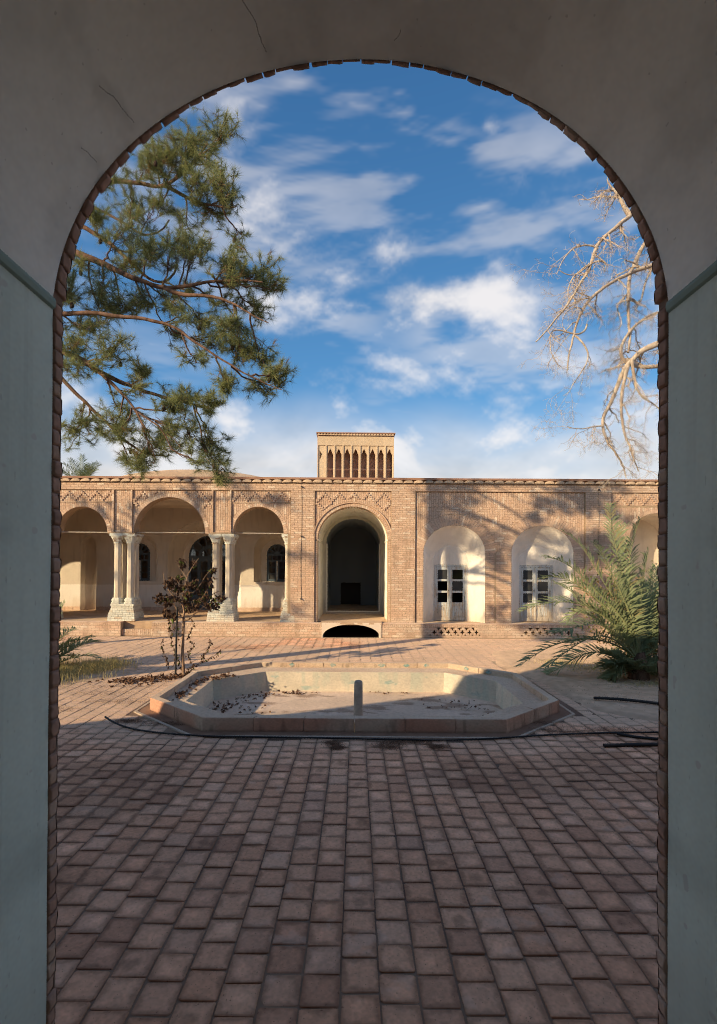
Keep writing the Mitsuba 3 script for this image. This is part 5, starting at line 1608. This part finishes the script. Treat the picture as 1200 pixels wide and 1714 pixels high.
key = thing('date_palm', 'bushy young date palm with arching grey green fronds at the right of the pool', 'palm')
r = np.random.default_rng(23)
for l in FRONDS:
    frond(key, l, r, .33)
for i in range(13):
    a = r.uniform(-.9, 3.2)
    ln, el = r.uniform(1.2, 2.3), r.uniform(.5, 1.3)
    d = np.array([math.cos(a) * math.cos(el), math.sin(a) * math.cos(el), math.sin(el)])
    p0 = np.array([5.42, 9.95, .4])
    frond(key, [p0, p0 + d * ln * .5, p0 + d * ln * .85 + [0, 0, -.05], p0 + d * ln * 1.15 + [0, 0, -.35 * math.cos(el)]], r, .30)
for i in range(18):                       # low inner leaves that make the dark heart of the clump
    a = r.uniform(0, 6.28)
    p0 = np.array([5.42, 9.95, .1])
    d = np.array([math.cos(a), math.sin(a) * .8, r.uniform(.25, .9)])
    frond(key, [p0, p0 + d * .4, p0 + d * .7 + [0, 0, -.1]], r, .30, 26)
v, f = tube([[5.42, 9.95, -.05], [5.42, 9.95, .25], [5.42, 9.95, .55]], [.20, .17, .10], 12)
put('trunk', mikit.ply((v + .03 * (np.stack([meshkit.noise(v * 9, s) for s in range(3)], -1) - .5), f), 'm_pine_bark', smooth=30), key)

key = thing('young_palm', 'small palm with stiff dark leaves at the left edge beside the grass', 'palm')
for i in range(22):
    a, el = r.uniform(-2.2, 2.2), r.uniform(.15, 1.25)
    p0 = np.array([-6.45, 10.3, .05])
    d = np.array([math.cos(a) * math.cos(el), math.sin(a) * math.cos(el), math.sin(el)])
    ln = r.uniform(.8, 1.6)
    frond(key, [p0, p0 + d * ln * .5, p0 + d * ln * .8, p0 + d * ln + [0, 0, -.12 * math.cos(el)]], r, .24, 24)
key = thing('palm_tree', 'distant palm crown just showing over the roof at the far left', 'palm')
v, f = tube([[-16.4, 31, -.1], [-16.35, 31, 4], [-16.3, 31, 7.0]], [.25, .2, .18], 10)
put('trunk', mikit.ply((v, f), 'm_pine_bark', smooth=60), key)
for i in range(26):
    a, el = r.uniform(0, 6.28), r.uniform(-.2, 1.2)
    p0 = np.array([-16.3, 31, 6.9])
    d = np.array([math.cos(a) * math.cos(el), math.sin(a) * math.cos(el), math.sin(el)])
    frond(key, [p0, p0 + d * .9, p0 + d * 1.5 + [0, 0, -.1], p0 + d * 2.0 + [0, 0, -.5 * math.cos(el)]], r, .42, 26)

# ------------------------------------------------------------------ leaves
LEAF_V = np.array([[0, 0, 0], [-.30, .28, .10], [0, .30, -.04], [.30, .28, .10], [-.33, .62, .16], [0, .62, 0], [.33, .62, .16], [0, 1.05, -.14]])
LEAF_F = np.array([[0, 2, 1], [0, 3, 2], [1, 2, 5], [1, 5, 4], [2, 3, 6], [2, 6, 5], [4, 5, 7], [5, 6, 7]])


def leaf(mb, p, d, size, r, curl_=.5, k=0):
    """One leaf with its stalk at p, pointing along d, curled."""
    d = unit(np.asarray(d, float))
    s = unit(np.cross(d, r.normal(size=3)))
    n_ = np.cross(s, d)
    q = LEAF_V * size
    q = q * [1, 1, 1 + 3 * curl_ * r.random()]
    q[:, 2] += -curl_ * size * (LEAF_V[:, 1] ** 2) * (r.random() - .3)
    mb.add(p + q[:, :1] * s + q[:, 1:2] * d + q[:, 2:] * n_, LEAF_F, [(4.0 * k + 1, 0)] * 8)


key = thing('small_tree', 'small young tree with wilted dark brown leaves and climbing vines, left of the pool', 'tree')
r = np.random.default_rng(41)
radii = [(.034, .026), (.019, .006), (.022, .005), (.018, .004), (.009, .004), (.012, .004), (.014, .005), (.010, .004)]
names = []
for i, (l, (a, b)) in enumerate(zip(SAPLING, radii)):
    c = spline(l, 8 * len(l))
    c = c + .012 * (np.stack([nfbm(c * 6, 2, 70 + s) for s in range(3)], -1) - .5)
    names.append(put('trunk' if i == 0 else 'branch', mikit.ply(tube(c, np.linspace(a, b, len(c)), 8), 'm_sapling_bark', smooth=60), key))
mb, tw = MB(), MB()
k = 0
for x, y, z, a, b in SAPLING_LEAVES:
    for _ in range(24):
        u = r.normal(size=3)
        u *= r.random() ** .5 / np.linalg.norm(u)
        p = np.array([x, y, z]) + u * [a, .14, b]
        leaf(mb, p, [.5 * r.normal(), .5 * r.normal(), -.8 + .4 * r.normal()], .066 + .032 * r.random(), r, .8, k)
        k += 1
    for _ in range(4):
        e = np.array([x, y, z]) + r.normal(size=3) * [a, .1, b] * .7
        tw.add(*tube(wander(np.array([x, y, z - b * .8]), e, 6, .12, r), np.linspace(.005, .002, 6), 4, cap=False))
put('foliage', mb.ply('m_dead_leaf', uv=True), key)
put('twigs', tw.ply('m_sapling_bark'), key)
mb = MB()
for l in VINES:
    c = spline(l, 10 * len(l))
    st = MB()
    c = c + .03 * (np.stack([nfbm(c * 5, 2, 80 + s) for s in range(3)], -1) - .5)
    st.add(*tube(c, .0025, 4, cap=False))
    for p in c[::2]:
        for _ in range(1 + int(r.random() < .5)):
            leaf(st, p + .015 * r.normal(size=3), [.4 * r.normal(), .4 * r.normal(), -1], .040 + .018 * r.random(), r, .7, int(r.integers(1, 900)))
    put('vine', st.ply('m_dead_leaf', uv=True), key)
st = thing('black_stake', 'thin black pipe standing as a stake beside the small tree', 'stake')
put('pole', mikit.ply(tube([[-3.46, 10.05, -.1], [-3.45, 10.05, .8], [-3.44, 10.06, 1.35]], .018, 8), 'm_black', smooth=50), st)

key = thing('shrub', 'brownish green leafy shrub growing behind the date palm', 'shrub')
stems, fo = MB(), MB()
for i in range(26):
    a, el = r.uniform(0, 6.28), r.uniform(.7, 1.45)
    p0 = np.array([6.25, 11.2, -.05]) + r.normal(size=3) * [.25, .25, 0]
    d = np.array([math.cos(a) * math.cos(el), math.sin(a) * math.cos(el), math.sin(el)])
    c = curl(p0, d, r.uniform(1.4, 2.35), 12, r, .16, -.03)
    stems.add(*tube(c, np.linspace(.014, .004, 13), 5, cap=False))
    for p in c[3:]:
        for _ in range(11):
            leaf(fo, p + r.normal(size=3) * .13, r.normal(size=3) + [0, 0, .2], .045 + .03 * r.random(), r, .4, int(r.integers(1, 3000)))
put('stems', stems.ply('m_sapling_bark'), key)
put('foliage', fo.ply('m_shrub_leaf', uv=True), key)


# ------------------------------------------------------------------ grass, litter
def scatter_grass(name, label, spots, n, h, r, bsdf='m_grass'):
    mb = MB()
    x = np.array([np.array([sx, sy]) + r.normal(size=2) * [ax, ay] for sx, sy, ax, ay in (spots[i] for i in r.integers(0, len(spots), n))])
    hh = h * (.35 + .9 * r.random(n))
    a = r.uniform(0, 6.28, n)
    lean = np.column_stack([np.cos(a), np.sin(a)]) * (.15 + .5 * r.random(n))[:, None] * hh[:, None]
    w = np.column_stack([-np.sin(a), np.cos(a)]) * .0035
    z0 = np.full(n, .015)
    b0, b1 = np.column_stack([x - w, z0]), np.column_stack([x + w, z0])
    m0, m1 = np.column_stack([x - w * .8 + lean * .35, z0 + hh * .6]), np.column_stack([x + w * .8 + lean * .35, z0 + hh * .6])
    tp = np.column_stack([x + lean, z0 + hh])
    v = np.stack([b0, b1, m1, m0, tp], 1).reshape(-1, 3)
    f = (np.arange(n)[:, None, None] * 5 + np.array([[0, 1, 2], [0, 2, 3], [3, 2, 4]])[None]).reshape(-1, 3)
    uv = np.column_stack([np.repeat(4.0 * np.arange(n) + 1, 5), np.zeros(5 * n)])
    mb.add(v, f, uv)
    key = put(name, mb.ply(bsdf, uv=True), label=label, category='grass', kind='stuff')


r = np.random.default_rng(51)
scatter_grass('dry_grass', 'pale dry grass tuft at the left edge of the courtyard', [(-5.9, 9.6, .35, .3), (-5.5, 10.2, .35, .35), (-6.1, 10.3, .4, .4), (-5.2, 10.8, .25, .25), (-6.2, 9.1, .4, .3)], 6500, .20, r)
scatter_grass('weeds', 'low yellowish weeds on the earth under the palm fronds', [(4.9, 11.0, .35, .25), (5.4, 10.6, .4, .25), (4.6, 11.6, .3, .2), (5.6, 9.5, .5, .15)], 2600, .07, r)


def litter(name, label, spots, n, size, r, kind='leaves', z=.004):
    mb = MB()
    for i in range(n):
        sx, sy, sz, ax, ay = spots[r.integers(0, len(spots))]
        p = np.array([sx, sy, sz + z]) + np.append(r.normal(size=2) * [ax, ay], 0)
        a = r.uniform(0, 6.28)
        if kind == 'leaves':
            p[2] += .025 * r.random()
            leaf(mb, p, [math.cos(a), math.sin(a), .1 * r.normal()], size * (.7 + .6 * r.random()), r, .7, int(r.integers(1, 900)))
        else:
            L = size * (.6 + .8 * r.random())
            d, e = np.array([math.cos(a), math.sin(a), 0]) * L, np.array([-math.sin(a), math.cos(a), 0]) * .0022
            p[2] += .006 * r.random()
            mb.add([p - e, p + e, p + d + e * .4 + [0, 0, .004 * r.random()]], [[0, 1, 2]], [(4.0 * r.integers(1, 900) + 1, 0)] * 3)
    put(name, mb.ply('m_litter', uv=True), label=label, category='leaf litter', kind='stuff')


litter('fallen_leaves', 'dark curled leaves heaped on the ground at the foot of the small tree', [(-3.85, 9.75, 0, .22, .14), (-3.55, 9.95, 0, .15, .12), (-4.15, 9.55, 0, .25, .15), (-3.3, 10.1, 0, .12, .1)], 360, .06, r)
litter('fallen_leaves', 'dark curled leaves lying on the left ledge inside the pool', [(-2.55, 9.45, .10, .10, .10), (-2.35, 9.66, .10, .1, .08), (-2.72, 9.1, .10, .05, .15), (-2.72, 8.2, .10, .05, .15)], 120, .055, r)
litter('fallen_leaves', 'dark curled leaves drifted into the left corner of the pool floor', [(-2.25, 9.0, ZF, .14, .16), (-2.05, 9.4, ZF, .14, .12), (-1.75, 9.75, ZF, .15, .08), (-1.2, 9.95, ZF, .25, .05), (-1.9, 8.8, ZF, .25, .2), (-2.3, 8.6, ZF, .1, .2)], 130, .055, r)
litter('fallen_leaves', 'thin brown litter along the right side of the pool floor', [(1.7, 9.4, ZF, .25, .10), (2.1, 9.0, ZF, .2, .1), (2.2, 8.4, ZF, .12, .2), (1.5, 9.0, ZF, .2, .08), (.6, 10.0, ZF, .4, .04), (2.35, 8.0, ZF, .1, .2)], 70, .04, r)
litter('needle_litter', 'dark patches of dry needles on the paving in front of the pool', [(-.26, 6.3, .003, .06, .05), (-.20, 6.15, .003, .04, .04), (.40, 6.2, .003, .10, .07), (.50, 6.35, .003, .12, .05), (.80, 6.4, .003, .12, .04), (.98, 6.2, .003, .06, .04)], 2400, .06, r, 'needles')
litter('needle_litter', 'dark patches of dry needles on the paving left of the pool', [(-3.1, 7.15, .003, .12, .05), (-2.55, 7.05, .003, .2, .06), (-3.7, 8.2, .003, .35, .12), (-4.2, 8.7, .003, .4, .15), (-4.6, 7.7, .003, .3, .08), (-4.1, 9.2, .003, .5, .15)], 3000, .06, r, 'needles')
litter('needle_litter', 'dry brown litter caught along the pipes at the right', [(2.55, 6.85, .01, .12, .06), (2.9, 6.75, .01, .2, .04), (3.4, 6.9, .01, .3, .06), (2.6, 7.15, .01, .15, .06), (5.0, 9.2, .06, .5, .2), (4.4, 8.4, .05, .5, .3)], 1600, .05, r, 'needles')

# ------------------------------------------------------------------ hoses and pipes lying on the ground
for lab, pts, rad in (
        ('long black hose snaking along the paving across the front of the pool', [(-3.36, 7.02, .10), (-3.05, 6.85, .03), (-2.5, 6.62, .02), (-1.9, 6.50, .02), (-1.2, 6.46, .022), (0, 6.43, .02), (1.0, 6.40, .02), (1.7, 6.46, .02), (2.2, 6.56, .022), (2.9, 6.68, .02), (3.6, 6.74, .02), (4.6, 6.78, .02), (5.6, 6.8, .02)], .012),
        ('black pipe lying on the bare earth right of the pool below the palm', [(3.82, 8.32, .07), (4.3, 8.18, .075), (4.8, 7.98, .06), (5.6, 7.7, .05)], .024),
        ('short straight black pipe, nearest to the archway, on the paving at the right', [(2.98, 6.23, .022), (3.5, 6.27, .022), (4.6, 6.36, .022)], .022),
        ('black pipe slanting between the hose and the nearest pipe at the right', [(3.35, 6.66, .03), (3.7, 6.50, .022), (4.1, 6.36, .045), (4.6, 6.20, .022)], .018)):
    h_ = thing('black_hose' if 'hose snaking' in lab else 'black_pipe', lab, 'hose' if 'hose snaking' in lab else 'pipe')
    c = spline(pts, 14 * len(pts))
    scene[h_] = mikit.ply(tube(c, rad, 10), 'm_black', smooth=50)
